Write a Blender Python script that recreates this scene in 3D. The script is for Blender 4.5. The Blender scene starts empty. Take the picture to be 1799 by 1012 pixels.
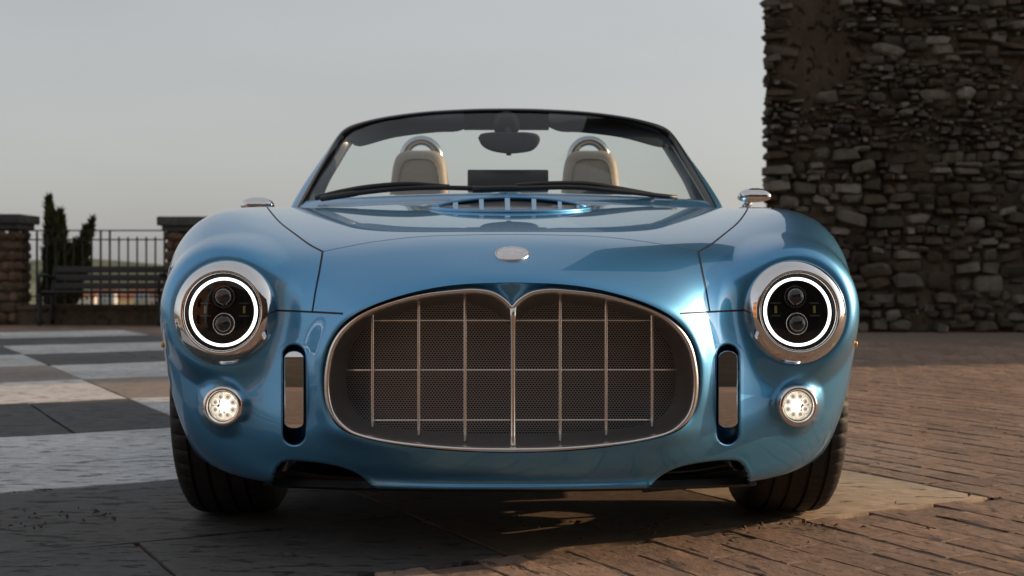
import bpy, bmesh, math, random
import numpy as np
from mathutils import Vector, Matrix
from mathutils.bvhtree import BVHTree

random.seed(7); np.random.seed(7)
scene = bpy.context.scene
COL = scene.collection
R = math.radians

# ------------------------------------------------------------------ camera, sky, sun, exposure
F = 2204.0            # focal length in pixels of the 1799 px wide photograph
CAMD, CAMH = 3.29, 0.62   # metres in front of the front axle, height above the paving
CX, HY = 899.5, 480.0     # principal column, horizon row
cam = bpy.data.cameras.new('camera')
cam.sensor_width = 36.0
cam.lens = F / 1799.0 * 36.0
cam.shift_y = -26.0 / 1799.0
cam.clip_start = 0.05
cam.clip_end = 9000
cam.dof.use_dof = True
cam.dof.focus_distance = 2.75
cam.dof.aperture_fstop = 5.6
camo = bpy.data.objects.new('camera', cam)
camo.location = (0, -CAMD, CAMH)
camo.rotation_euler = (R(90), 0, 0)
COL.objects.link(camo)
scene.camera = camo
scene.render.resolution_x, scene.render.resolution_y = 1024, 576

SUN_EL = 15.0
SUN_TO = Vector((1.0, 0.26, 0)).normalized()      # horizontal direction towards the sun
world = bpy.data.worlds.new('World'); scene.world = world; world.use_nodes = True
wn = world.node_tree; wn.nodes.clear()
wo = wn.nodes.new('ShaderNodeOutputWorld'); wb = wn.nodes.new('ShaderNodeBackground')
sky = wn.nodes.new('ShaderNodeTexSky'); sky.sky_type = 'NISHITA'; sky.sun_disc = False
sky.sun_elevation = R(SUN_EL)
sky.sun_rotation = math.atan2(SUN_TO.x, SUN_TO.y)
sky.altitude = 200; sky.air_density = 1.2; sky.dust_density = 3.0; sky.ozone_density = 1.5
hs = wn.nodes.new('ShaderNodeHueSaturation'); hs.inputs['Saturation'].default_value = 0.45
mixw = wn.nodes.new('ShaderNodeMix'); mixw.data_type = 'RGBA'; mixw.inputs[0].default_value = 0.40
mixw.inputs[7].default_value = (5.8, 5.8, 5.85, 1)
wn.links.new(sky.outputs[0], hs.inputs['Color'])
wn.links.new(hs.outputs[0], mixw.inputs[6])
wtc = wn.nodes.new('ShaderNodeTexCoord'); wmp = wn.nodes.new('ShaderNodeMapping'); wmp.inputs['Scale'].default_value = (1, 1, 3.5)
wns = wn.nodes.new('ShaderNodeTexNoise'); wns.inputs['Scale'].default_value = 2.2; wns.inputs['Detail'].default_value = 5; wns.inputs['Roughness'].default_value = .5
wmr = wn.nodes.new('ShaderNodeMapRange'); wmr.inputs[1].default_value = .3; wmr.inputs[2].default_value = .7; wmr.inputs[3].default_value = .95; wmr.inputs[4].default_value = 1.05
wmu = wn.nodes.new('ShaderNodeMix'); wmu.data_type = 'RGBA'; wmu.blend_type = 'MULTIPLY'; wmu.inputs[0].default_value = 1
wn.links.new(wtc.outputs['Generated'], wmp.inputs[0]); wn.links.new(wmp.outputs[0], wns.inputs[0]); wn.links.new(wns.outputs[0], wmr.inputs[0])
wn.links.new(mixw.outputs[2], wmu.inputs[6]); wn.links.new(wmr.outputs[0], wmu.inputs[7])
wn.links.new(wmu.outputs[2], wb.inputs['Color'])
wb.inputs['Strength'].default_value = 0.125
wn.links.new(wb.outputs[0], wo.inputs[0])

sl = bpy.data.lights.new('sun', 'SUN'); sl.energy = 4.6; sl.angle = R(0.6); sl.color = (1.0, 0.66, 0.39)
slo = bpy.data.objects.new('sun', sl); COL.objects.link(slo)
sd = Vector((SUN_TO.x * math.cos(R(SUN_EL)), SUN_TO.y * math.cos(R(SUN_EL)), math.sin(R(SUN_EL))))
slo.rotation_euler = sd.to_track_quat('Z', 'Y').to_euler()
slo.location = (20, 4, 12)

vs = scene.view_settings
vs.view_transform = 'Standard'; vs.look = 'None'; vs.exposure = 0.0; vs.gamma = 1.0
vs.use_curve_mapping = False

# ------------------------------------------------------------------ helpers
def W(px, py, d):
    """pixel + depth -> point"""
    return Vector(((px - CX) / F * d, d - CAMD, CAMH + (HY - py) / F * d))
def D(dx, py, d):
    return W(CX + dx, py, d)
def proj(P):
    d = P[..., 1] + CAMD
    return CX + P[..., 0] / d * F, HY - (P[..., 2] - CAMH) / d * F
def ground(px, py):
    d = CAMH * F / (py - HY)
    return Vector(((px - CX) / F * d, d - CAMD, 0))

def tag(o, label=None, cat=None, group=None, kind=None):
    if label: o['label'] = label
    if cat: o['category'] = cat
    if group: o['group'] = group
    if kind: o['kind'] = kind
    return o
def empty(name, loc=(0, 0, 0), rz=0.0):
    o = bpy.data.objects.new(name, None); o.location = loc; o.rotation_euler = (0, 0, rz)
    o.empty_display_size = 0.1
    COL.objects.link(o); return o
def mesh_obj(name, verts, faces, mat=None, parent=None, smooth=True, normals=None):
    me = bpy.data.meshes.new(name)
    me.from_pydata([tuple(v) for v in verts], [], [tuple(f) for f in faces])
    me.update()
    if smooth:
        me.polygons.foreach_set('use_smooth', [True] * len(me.polygons))
        if smooth == 'auto':
            try: me.set_sharp_from_angle(angle=R(38))
            except Exception: pass
    if normals is not None:
        me.normals_split_custom_set_from_vertices([tuple(n) for n in normals])
    if mat: me.materials.append(mat)
    o = bpy.data.objects.new(name, me); COL.objects.link(o)
    if parent: o.parent = parent
    return o
class MB:
    """collects boxes, tubes, lathes into one mesh"""
    def __init__(s): s.v = []; s.f = []
    def add(s, vs_, fs_):
        n = len(s.v); s.v += [Vector(v) for v in vs_]; s.f += [tuple(i + n for i in f) for f in fs_]; return s
    def box(s, c, size, rz=0, bevel=0.0, rx=0):
        bm = bmesh.new(); bmesh.ops.create_cube(bm, size=1)
        for v in bm.verts: v.co = Vector((v.co.x * size[0], v.co.y * size[1], v.co.z * size[2]))
        if bevel: bmesh.ops.bevel(bm, geom=bm.edges[:], offset=bevel, segments=2, profile=.6, affect='EDGES')
        M = Matrix.Translation(Vector(c)) @ Matrix.Rotation(rz, 4, 'Z') @ Matrix.Rotation(rx, 4, 'X')
        bm.verts.index_update()
        s.add([M @ v.co for v in bm.verts], [[v.index for v in f.verts] for f in bm.faces]); bm.free(); return s
    def tube(s, pts, r, n=10, cap=True, flat=None):
        pts = [Vector(p) for p in pts]; m = len(pts)
        rs = r if hasattr(r, '__len__') else [r] * m
        rings = []; up = None
        for i, p in enumerate(pts):
            t = (pts[min(i + 1, m - 1)] - pts[max(i - 1, 0)]).normalized()
            if up is None:
                up = Vector((0, 0, 1)) if abs(t.z) < .9 else Vector((0, 1, 0))
            a = t.cross(up).normalized(); b = a.cross(t).normalized(); up = b
            k = flat or (1, 1)
            rings.append([p + (a * math.cos(q) * k[0] + b * math.sin(q) * k[1]) * rs[i] for q in [2 * math.pi * j / n for j in range(n)]])
        vs_ = [v for rg in rings for v in rg]; fs_ = []
        for i in range(m - 1):
            for j in range(n):
                fs_.append((i * n + j, i * n + (j + 1) % n, (i + 1) * n + (j + 1) % n, (i + 1) * n + j))
        if cap:
            fs_.append(tuple(range(n - 1, -1, -1))); fs_.append(tuple((m - 1) * n + j for j in range(n)))
        return s.add(vs_, fs_)
    def lathe(s, prof, M, n=48, close=False):
        """prof: list of (r, h): h along local +Z. M places it"""
        m = len(prof); vs_ = []; fs_ = []
        for (r_, h) in prof:
            for j in range(n):
                q = 2 * math.pi * j / n
                vs_.append(M @ Vector((r_ * math.cos(q), r_ * math.sin(q), h)))
        for i in range(m - 1 + (1 if close else 0)):
            i2 = (i + 1) % m
            for j in range(n):
                fs_.append((i * n + j, i * n + (j + 1) % n, i2 * n + (j + 1) % n, i2 * n + j))
        return s.add(vs_, fs_)
    def build(s, name, mat, parent=None, smooth='auto'):
        return mesh_obj(name, s.v, s.f, mat, parent, smooth)
def axis_matrix(p, n):
    """local +Z along n, at p"""
    q = Vector(n).normalized().to_track_quat('Z', 'Y')
    return Matrix.Translation(Vector(p)) @ q.to_matrix().to_4x4()
def copy_tree(o, parent=None):
    c = o.copy(); COL.objects.link(c); c.parent = parent
    for ch in list(o.children): copy_tree(ch, c)
    return c
def spline(pts, n):
    """Catmull-Rom through the points, n samples in all, roughly even in arc length"""
    P = np.array([list(p) for p in pts], float)
    E = np.vstack([2 * P[0] - P[1], P, 2 * P[-1] - P[-2]])
    out = []
    for i in range(len(P) - 1):
        p0, p1, p2, p3 = E[i:i + 4]
        for t in np.linspace(0, 1, 24, endpoint=False):
            out.append(.5 * ((2 * p1) + (-p0 + p2) * t + (2 * p0 - 5 * p1 + 4 * p2 - p3) * t * t + (-p0 + 3 * p1 - 3 * p2 + p3) * t ** 3))
    out.append(P[-1]); out = np.array(out)
    L = np.r_[0, np.cumsum(np.linalg.norm(np.diff(out, axis=0), axis=1))]
    tt = np.linspace(0, L[-1], n)
    return np.stack([np.interp(tt, L, out[:, k]) for k in range(P.shape[1])], 1)

# ------------------------------------------------------------------ materials
def nt(name):
    m = bpy.data.materials.new(name); m.use_nodes = True
    t = m.node_tree; return m, t, t.nodes['Principled BSDF']
def simple(name, col, rough=.5, metal=0.0, coat=0.0, coat_r=.03, noise=0.0, nscale=30, bump=0.0, emit=None, es=0, spec=None, rvar=0.0, rand=0.0):
    m, t, b = nt(name)
    b.inputs['Base Color'].default_value = (*col, 1)
    b.inputs['Roughness'].default_value = rough; b.inputs['Metallic'].default_value = metal
    b.inputs['Coat Weight'].default_value = coat; b.inputs['Coat Roughness'].default_value = coat_r
    if spec is not None: b.inputs['Specular IOR Level'].default_value = spec
    if emit:
        b.inputs['Emission Color'].default_value = (*emit, 1); b.inputs['Emission Strength'].default_value = es
    if noise or bump or rvar:
        tc = t.nodes.new('ShaderNodeTexCoord'); n = t.nodes.new('ShaderNodeTexNoise')
        n.inputs['Scale'].default_value = nscale; n.inputs['Detail'].default_value = 6; n.inputs['Roughness'].default_value = .62
        t.links.new(tc.outputs['Object'], n.inputs['Vector'])
        if noise:
            r = t.nodes.new('ShaderNodeMapRange'); r.inputs[1].default_value = .3; r.inputs[2].default_value = .7
            r.inputs[3].default_value = 1 - noise; r.inputs[4].default_value = 1 + noise
            t.links.new(n.outputs[0], r.inputs[0])
            mx = t.nodes.new('ShaderNodeMix'); mx.data_type = 'RGBA'; mx.blend_type = 'MULTIPLY'; mx.inputs[0].default_value = 1
            mx.inputs[6].default_value = (*col, 1)
            t.links.new(r.outputs[0], mx.inputs[7]); t.links.new(mx.outputs[2], b.inputs['Base Color'])
        if rvar:
            r2 = t.nodes.new('ShaderNodeMapRange'); r2.inputs[1].default_value = .3; r2.inputs[2].default_value = .7
            r2.inputs[3].default_value = max(.02, rough - rvar); r2.inputs[4].default_value = min(1, rough + rvar)
            t.links.new(n.outputs[0], r2.inputs[0]); t.links.new(r2.outputs[0], b.inputs['Roughness'])
        if bump:
            bp = t.nodes.new('ShaderNodeBump'); bp.inputs['Strength'].default_value = bump; bp.inputs['Distance'].default_value = .02
            t.links.new(n.outputs[0], bp.inputs['Height']); t.links.new(bp.outputs[0], b.inputs['Normal'])
    return m

M = {}
# car paint: metallic blue under clear coat
M['paint'] = simple('blue_metallic_paint', (.098, .365, .655), .41, .90, 1.0, .012)
M['paint'].node_tree.nodes['Principled BSDF'].inputs['Coat IOR'].default_value = 1.6
M['chrome'] = simple('chrome', (.86, .85, .84), .045, 1.0)
M['chrome_soft'] = simple('polished_steel', (.72, .70, .68), .16, 1.0)
M['nickel'] = simple('satin_nickel', (.88, .84, .80), .27, 1.0)
M['dish'] = simple('satin_gunmetal', (.36, .345, .33), .38, .85)
M['mesh'] = simple('dark_wire_mesh', (.40, .41, .43), .42, .8)
M['black'] = simple('black_plastic', (.012, .012, .013), .45)
M['gap'] = simple('panel_gap', (.006, .008, .012), .6)
M['gap_glint'] = simple('bonnet_edge_glint', (.10, .26, .40), .5, .6)  # pale strip colour stands in for the highlight along the bonnet's front edge
M['gloss_black'] = simple('gloss_black', (.008, .009, .011), .12, 0, .6, .04)
M['rubber'] = simple('tyre_rubber', (.017, .016, .015), .62, noise=.35, nscale=40, bump=.08)
M['alloy'] = simple('alloy_rim', (.45, .45, .46), .28, 1.0)
M['leather'] = simple('cream_leather', (.40, .365, .31), .55, noise=.06, nscale=60, bump=.05)
M['seam'] = simple('seat_piping', (.30, .265, .215), .6)
M['hoop'] = simple('brushed_aluminium', (.55, .58, .60), .25, 1.0)
M['trim'] = simple('dark_trim', (.026, .034, .042), .6)
M['pillar_blue'] = simple('dark_blue_inner_paint', (.022, .050, .080), .4, 0, .5, .1)
M['screen'] = simple('dark_screen', (.02, .028, .034), .25)
M['halo'] = simple('halo_light', (1, 1, 1), .4, emit=(1, .985, .96), es=2.2)
M['led'] = simple('led_warm', (.5, .45, .38), .3, emit=(1, .82, .6), es=.18)
M['led_cup'] = simple('led_cup', (.9, .85, .75), .2, .5, emit=(1, .95, .86), es=.60)
M['led_core'] = simple('led_core', (1, .95, .85), .3, emit=(1, .97, .90), es=1.6)
M['led_off'] = simple('yellow_phosphor', (.22, .21, .05), .35)
M['matte_black'] = simple('matte_black', (.008, .008, .009), .75, spec=.15)
M['amber'] = simple('amber_plastic', (.75, .36, .03), .25, 0, .5)
M['reflector'] = simple('lamp_reflector', (.70, .66, .58), .14, 1.0)
def glass_mat(name, tint, ior=1.5, boost=1.0):
    m = bpy.data.materials.new(name); m.use_nodes = True; t = m.node_tree; t.nodes.clear()
    o = t.nodes.new('ShaderNodeOutputMaterial'); mx = t.nodes.new('ShaderNodeMixShader')
    tr = t.nodes.new('ShaderNodeBsdfTransparent'); tr.inputs[0].default_value = (*tint, 1)
    g = t.nodes.new('ShaderNodeBsdfGlossy'); g.inputs['Roughness'].default_value = .01
    fr = t.nodes.new('ShaderNodeLayerWeight'); fr.inputs[0].default_value = .5
    pw = t.nodes.new('ShaderNodeMath'); pw.operation = 'POWER'; pw.inputs[1].default_value = 4.5
    mu = t.nodes.new('ShaderNodeMath'); mu.operation = 'MULTIPLY_ADD'; mu.inputs[1].default_value = .85 * boost; mu.inputs[2].default_value = .045 * boost; mu.use_clamp = True
    t.links.new(fr.outputs['Facing'], pw.inputs[0]); t.links.new(pw.outputs[0], mu.inputs[0])
    t.links.new(mu.outputs[0], mx.inputs[0]); t.links.new(tr.outputs[0], mx.inputs[1]); t.links.new(g.outputs[0], mx.inputs[2])
    t.links.new(mx.outputs[0], o.inputs[0]); return m
M['glass'] = glass_mat('clear_glass', (.88, .93, .92), 1.45, .7)
M['lens'] = glass_mat('lamp_glass', (.94, .94, .94), 1.5, 1.0)
M['lens_dome'] = simple('projector_dome', (.02, .022, .025), .05, 0, 1.0, .01)

# ------------------------------------------------------------------ the car body surface
def d3(*rows): return [tuple(D(*r)) for r in rows]
# spokes run from the grille opening outwards; each row is one spoke: R0..R5 as (dx, row, depth)
spoke_front = [
 [(0, 497, 2.575), (0, 484, 2.588), (0, 462, 2.635), (0, 438, 2.705), (0, 411, 2.83), (0, 384, 3.19)],
 [(110, 501, 2.58), (113, 488, 2.593), (117, 465, 2.64), (122, 440, 2.71), (124, 413, 2.835), (120, 385, 3.19)],
 [(205, 522, 2.595), (211, 508, 2.608), (222, 480, 2.66), (234, 450, 2.735), (240, 421, 2.86), (240, 390, 3.20)],
 [(265, 546, 2.61), (276, 532, 2.625), (296, 500, 2.685), (318, 462, 2.77), (338, 429, 2.90), (348, 394, 3.22)],
 [(298, 570, 2.63), (312, 559, 2.645), (342, 525, 2.715), (385, 472, 2.79), (412, 427, 2.92), (420, 385, 3.23)],
 [(317, 597, 2.64), (333, 590, 2.655), (378, 553, 2.745), (445, 474, 2.785), (474, 418, 2.92), (480, 371, 3.23)],
 [(328, 625, 2.645), (345, 622, 2.66), (405, 585, 2.762), (525, 465, 2.79), (548, 422, 2.935), (538, 383, 3.22)],
 [(332, 655, 2.65), (350, 655, 2.665), (425, 618, 2.775), (588, 515, 2.825), (599, 495, 2.96), (586, 439, 3.22)],
 [(330, 695, 2.65), (348, 698, 2.665), (430, 658, 2.772), (592, 600, 2.845), (604, 595, 2.97), (590, 520, 3.24)],
 [(317, 733, 2.645), (333, 741, 2.66), (415, 712, 2.745), (535, 680, 2.815), (597, 690, 2.94), (580, 600, 3.24)],
 [(285, 762, 2.62), (296, 774, 2.635), (370, 765, 2.705), (490, 757, 2.80), (566, 770, 2.92), (572, 700, 3.24)],
 [(210, 780, 2.60), (216, 793, 2.612), (290, 812, 2.665), (395, 822, 2.755), (480, 842, 2.87), (540, 786, 3.24)],
 [(120, 791, 2.585), (123, 805, 2.597), (155, 830, 2.625), (205, 846, 2.665), (240, 858, 2.72), (275, 806, 3.24)],
 [(0, 796, 2.58), (0, 810, 2.59), (0, 834, 2.615), (0, 849, 2.65), (0, 860, 2.70), (0, 806, 3.24)],
]
front = np.array([d3(*row) for row in spoke_front])      # 14 x 6 x 3
def sec(y, xz): return [(x, y, z) for x, z in xz]
def scaled(y, base, sx, sz, cz): return [(x * sx, y, cz + (z - cz) * sz) for x, _, z in base]
R6 = sec(.35, [(0, .815), (.20, .813), (.40, .806), (.585, .80), (.70, .812), (.775, .806), (.835, .765), (.866, .69), (.870, .58), (.862, .45), (.845, .30), (.80, .17), (.40, .14), (0, .14)])
R7 = sec(.80, [(0, .866), (.20, .863), (.42, .852), (.64, .835), (.74, .830), (.795, .81), (.838, .76), (.858, .68), (.860, .57), (.852, .44), (.835, .30), (.79, .16), (.40, .14), (0, .14)])
R8 = sec(1.40, [(0, .88), (.20, .88), (.42, .865), (.64, .845), (.74, .835), (.795, .81), (.832, .755), (.848, .67), (.850, .56), (.845, .43), (.83, .29), (.79, .16), (.40, .14), (0, .14)])
R9 = sec(1.90, [(0, .89), (.20, .89), (.42, .88), (.62, .865), (.735, .855), (.80, .83), (.845, .77), (.866, .68), (.868, .57), (.86, .44), (.84, .30), (.79, .16), (.40, .14), (0, .14)])
R10 = sec(2.31, [(0, .885), (.20, .885), (.42, .885), (.60, .885), (.715, .875), (.795, .845), (.85, .78), (.876, .69), (.880, .58), (.872, .45), (.85, .30), (.80, .18), (.40, .15), (0, .15)])
R11 = sec(2.80, [(0, .83), (.20, .83), (.40, .828), (.55, .825), (.65, .815), (.735, .785), (.795, .73), (.825, .655), (.828, .56), (.815, .45), (.78, .33), (.72, .24), (.40, .20), (0, .20)])
R12 = scaled(3.04, R11, .90, .80, .52)
R13 = scaled(3.12, R11, .62, .52, .52)
R14 = scaled(3.14, R11, .10, .10, .52)
rear = np.array([R6, R7, R8, R9, R10, R11, R12, R13, R14]).transpose(1, 0, 2)
DATA = np.concatenate([front, rear], axis=1)              # 14 x 15 x 3
def pad_u(A):
    m = np.array([-1, 1, 1])
    return np.concatenate([A[1:2] * m, A, A[-2:-1] * m], axis=0)
def pad_v(A):
    return np.concatenate([2 * A[:, :1] - A[:, 1:2], A, 2 * A[:, -1:] - A[:, -2:-1]], axis=1)
def basis(n, ts):
    B = np.zeros((len(ts), n + 2))
    for r, t in enumerate(ts):
        i = min(int(t), n - 2); f = t - i
        w = np.array([(1 - f) ** 3, 3 * f ** 3 - 6 * f ** 2 + 4, -3 * f ** 3 + 3 * f ** 2 + 3 * f + 1, f ** 3]) / 6
        B[r, i:i + 4] = w
    return B
NS, NR = DATA.shape[:2]
def evaluate(C, us, vs_):
    P = pad_v(pad_u(C))
    return np.einsum('ui,ijk,vj->uvk', basis(NS, us), P, basis(NR, vs_))
C = DATA.copy()
for _ in range(3):
    C = C + .6 * (DATA - evaluate(C, np.arange(NS), np.arange(NR)))
US = np.linspace(0, NS - 1, (NS - 1) * 24 + 1)
VS = np.concatenate([np.linspace(0, 5, 5 * 28, endpoint=False), np.linspace(5, NR - 1, (NR - 1 - 5) * 20 + 1)])
P = evaluate(C, US, VS)
def sstep(a, b, x):
    t = np.clip((x - a) / (b - a), 0, 1); return t * t * (3 - 2 * t)
# headlamp seat: the fender runs into the plane of the chrome ring
HLC = D(504, 548, 2.77); HL_TX, HL_TZ = math.tan(R(5)), math.tan(R(5))
HLN = Vector((HL_TX, -1, HL_TZ)).normalized()
def hl_plane(x, z): return HLC.y + (x - HLC.x) * HL_TX + (z - HLC.z) * HL_TZ
rr = np.hypot(P[..., 0] - HLC.x, P[..., 2] - HLC.z)
ahead = P[..., 1] < -.15
w = (1 - sstep(.119, .185, rr)) * ahead
P[..., 1] = P[..., 1] * (1 - w) + (hl_plane(P[..., 0], P[..., 2]) + .012) * w
# fog lamp pod
FGC = D(502, 712, 2.775)
rf = np.hypot(P[..., 0] - FGC.x, P[..., 2] - FGC.z)
w = (1 - sstep(.030, .080, rf)) * ahead
P[..., 1] = P[..., 1] * (1 - w) + np.minimum(P[..., 1], FGC.y + .005) * w
def grid_normals(P):
    du = np.gradient(P, axis=0); dv = np.gradient(P, axis=1)
    n = np.cross(du, dv); n /= np.linalg.norm(n, axis=2, keepdims=True) + 1e-12
    return n
N = grid_normals(P)
N[0, :, 0] = 0; N[-1, :, 0] = 0
nu, nv = P.shape[:2]
# orientation: the normal at the nose must look at the camera
if N[nu // 2, 40, 1] > 0: N = -N
PM = P * np.array([-1, 1, 1]); NM = N * np.array([-1, 1, 1])
V = np.concatenate([P.reshape(-1, 3), PM.reshape(-1, 3)]); NRM = np.concatenate([N.reshape(-1, 3), NM.reshape(-1, 3)])
NRM /= np.linalg.norm(NRM, axis=1, keepdims=True) + 1e-12
ii, jj = np.meshgrid(np.arange(nu - 1), np.arange(nv - 1), indexing='ij')
a = (ii * nv + jj).ravel(); b = ((ii + 1) * nv + jj).ravel(); c = ((ii + 1) * nv + jj + 1).ravel(); e = (ii * nv + jj + 1).ravel()
Q = np.stack([a, b, c, e], 1)
e1 = V[Q[1000, 1]] - V[Q[1000, 0]]; e2 = V[Q[1000, 3]] - V[Q[1000, 0]]
if np.dot(np.cross(e1, e2), NRM[Q[1000, 0]]) < 0: Q = Q[:, ::-1]
off = nu * nv
QF = np.concatenate([Q, (Q + off)[:, ::-1]])
BVH = BVHTree.FromPolygons([tuple(v) for v in V], [tuple(q) for q in QF])
CAMP = Vector((0, -CAMD, CAMH))
def hit(px, py):
    """point and outward normal where the photograph's ray meets the body"""
    d = (W(px, py, 1.0) - CAMP).normalized()
    p, n, i, t = BVH.ray_cast(CAMP, d)
    if p is None: return None, None
    # smooth normal from the nearest corner normals
    q = QF[i]; wts = np.array([1 / (np.linalg.norm(V[k] - np.array(p)) + 1e-5) for k in q])
    nn = (NRM[q] * wts[:, None]).sum(0); nn = Vector(nn).normalized()
    return p, nn
def sgn(pt, s): return (CX + s * pt[0], pt[1])

# ---- which cells belong to which panel, which are cut away
FC = V[QF].mean(1)
fpx, fpy = proj(FC); fdx = np.abs(fpx - CX)
AXZ, ARCH, TYR = .314, .356, .314
def in_arch(yc):
    return (np.hypot(FC[:, 1] - yc, FC[:, 2] - AXZ) < ARCH + .004) & (np.abs(FC[:, 0]) > .50)
cut = in_arch(0.0) | in_arch(2.31)
cut |= (np.abs(FC[:, 0]) < .655) & (FC[:, 1] > .86) & (FC[:, 1] < 2.30) & (FC[:, 2] > .6)
SLOT_C, SLOT_W, SLOT_Y0, SLOT_Y1 = 380., 20., 605., 781.
def slot_outline(off=0.0, n=14):
    cx, hw, y0, y1 = SLOT_C, SLOT_W + off, SLOT_Y0 - off, SLOT_Y1 + off
    pts = []
    for k in range(n + 1):
        q = math.pi * k / n; pts.append((cx + hw * math.cos(q), y0 + hw - hw * math.sin(q)))
    for t in np.linspace(0, 1, 14)[1:-1]: pts.append((cx - hw, y0 + hw + (y1 - y0 - 2 * hw) * t))
    for k in range(n + 1):
        q = math.pi + math.pi * k / n; pts.append((cx + hw * math.cos(q), y1 - hw - hw * math.sin(q)))
    for t in np.linspace(0, 1, 14)[1:-1]: pts.append((cx + hw, y1 - hw - (y1 - y0 - 2 * hw) * t))
    return pts
front_face = (FC[:, 1] < -.30)
def in_slot(o):
    hw = SLOT_W + o
    yy = np.clip(fpy, SLOT_Y0 + SLOT_W, SLOT_Y1 - SLOT_W)
    return np.hypot(fdx - SLOT_C, fpy - yy) < hw
cut |= front_face & in_slot(2.5)
cut |= (FC[:, 1] < -.2) & (np.hypot(np.abs(FC[:, 0]) - HLC.x, FC[:, 2] - HLC.z) < .104)
cut |= (FC[:, 1] < -.2) & (np.hypot(np.abs(FC[:, 0]) - FGC.x, FC[:, 2] - FGC.z) < .040)
duct_curve = spline([(236, 866), (250, 846), (272, 829), (305, 817), (350, 810), (388, 808), (404, 813), (414, 826), (419, 842), (420, 856)], 60)
dux = duct_curve[:, 0]; duy = duct_curve[:, 1]
ymin = np.full(len(FC), 1e9)
inside_x = (fdx > 238) & (fdx < 419.5)
ymin[inside_x] = np.interp(fdx[inside_x], dux, duy)
cut |= (FC[:, 1] < -.22) & inside_x & (fpy > ymin - 3.0) & (FC[:, 2] < .3)
# vent cut-out is left whole: the louvre stands on the bonnet
hood_side = np.array([(330, 442), (352, 430), (376, 412), (400, 393), (414, 377), (422, 365), (428, 354), (430, 330)], float)
hood_front = np.array([(0, 412), (80, 413), (160, 416), (240, 425), (290, 434), (330, 442)], float)
lim_front = np.interp(fdx, hood_front[:, 0], hood_front[:, 1])
lim_side = np.interp(-fpy, -hood_side[:, 1], hood_side[:, 0])
hood = (FC[:, 1] < .66) & (FC[:, 2] > .6) & (fdx < lim_side) & ((fpy < lim_front) & (FC[:, 1] > -.6))
trunk = (np.abs(FC[:, 0]) < .55) & (FC[:, 1] > 2.42) & (FC[:, 1] < 2.95) & (FC[:, 2] > .7)
door = (FC[:, 1] > .86) & (FC[:, 1] < 1.78) & (np.abs(FC[:, 0]) > .655) & (FC[:, 2] > .26)

car = empty('sports_car', (0, 0, 0))
tag(car, 'light blue metallic open-top sports car with round halo headlights and wide chrome-barred grille', 'car')
def sub_mesh(name, mask, parent=car, mat=M['paint']):
    f = QF[mask]; used, inv = np.unique(f, return_inverse=True); f = inv.reshape(f.shape)
    return mesh_obj(name, V[used], f.tolist(), mat, parent, True, NRM[used])
body = sub_mesh('body', ~cut & ~hood & ~trunk & ~door)
hood_o = sub_mesh('bonnet', ~cut & hood)
sub_mesh('boot_lid', ~cut & trunk)
door_r = sub_mesh('door', ~cut & door & (FC[:, 0] > 0)); door_l = sub_mesh('door', ~cut & door & (FC[:, 0] < 0))

def ribbon(mb, pts, wid, lift=.0007):
    """thin strip laid on the skin along a panel gap; pts are pixels"""
    L = []
    for (x, y) in pts:
        p, n = hit(x, y)
        if p is not None: L.append((p, n))
    for i, (p, n) in enumerate(L): pass
    vs_, fs_ = [], []
    for i, (p, n) in enumerate(L):
        t = L[min(i + 1, len(L) - 1)][0] - L[max(i - 1, 0)][0]
        s = n.cross(t).normalized() * wid * .5
        vs_ += [p + n * lift - s, p + n * lift * .4, p + n * lift + s]
    for i in range(len(L) - 1):
        k = i * 3
        fs_ += [(k, k + 1, k + 4, k + 3), (k + 1, k + 2, k + 5, k + 4)]
    mb.add(vs_, fs_)
for s in (-1, 1):
    g = MB(); ribbon(g, [sgn(p, s) for p in spline(hood_side[:7], 60)], .0045); g.build('bonnet_gap', M['gap'], body)
    g = MB(); ribbon(g, [sgn(p, s) for p in spline([(330, 442), (336, 475), (343, 510), (349, 547)], 40)], .0042); g.build('panel_gap', M['gap'], body)
    g = MB(); ribbon(g, [sgn(p, s) for p in spline([(296, 551), (330, 549), (370, 547), (416, 545)], 40)], .0042); g.build('panel_gap', M['gap'], body)
g = MB(); ribbon(g, [(CX + s_, y_) for s_, y_ in spline([(-330, 442), (-290, 434), (-240, 425), (-160, 416), (-80, 413), (0, 412), (80, 413), (160, 416), (240, 425), (290, 434), (330, 442)], 140)], .0017); g.build('bonnet_gap', M['gap_glint'], body)

# close the tail
ring_i = [i * nv + nv - 1 for i in range(nu)] + [off + i * nv + nv - 1 for i in range(nu - 1, -1, -1)]
mesh_obj('tail_plug', [V[i] for i in ring_i], [tuple(range(len(ring_i)))], M['paint'], body, False)

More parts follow.
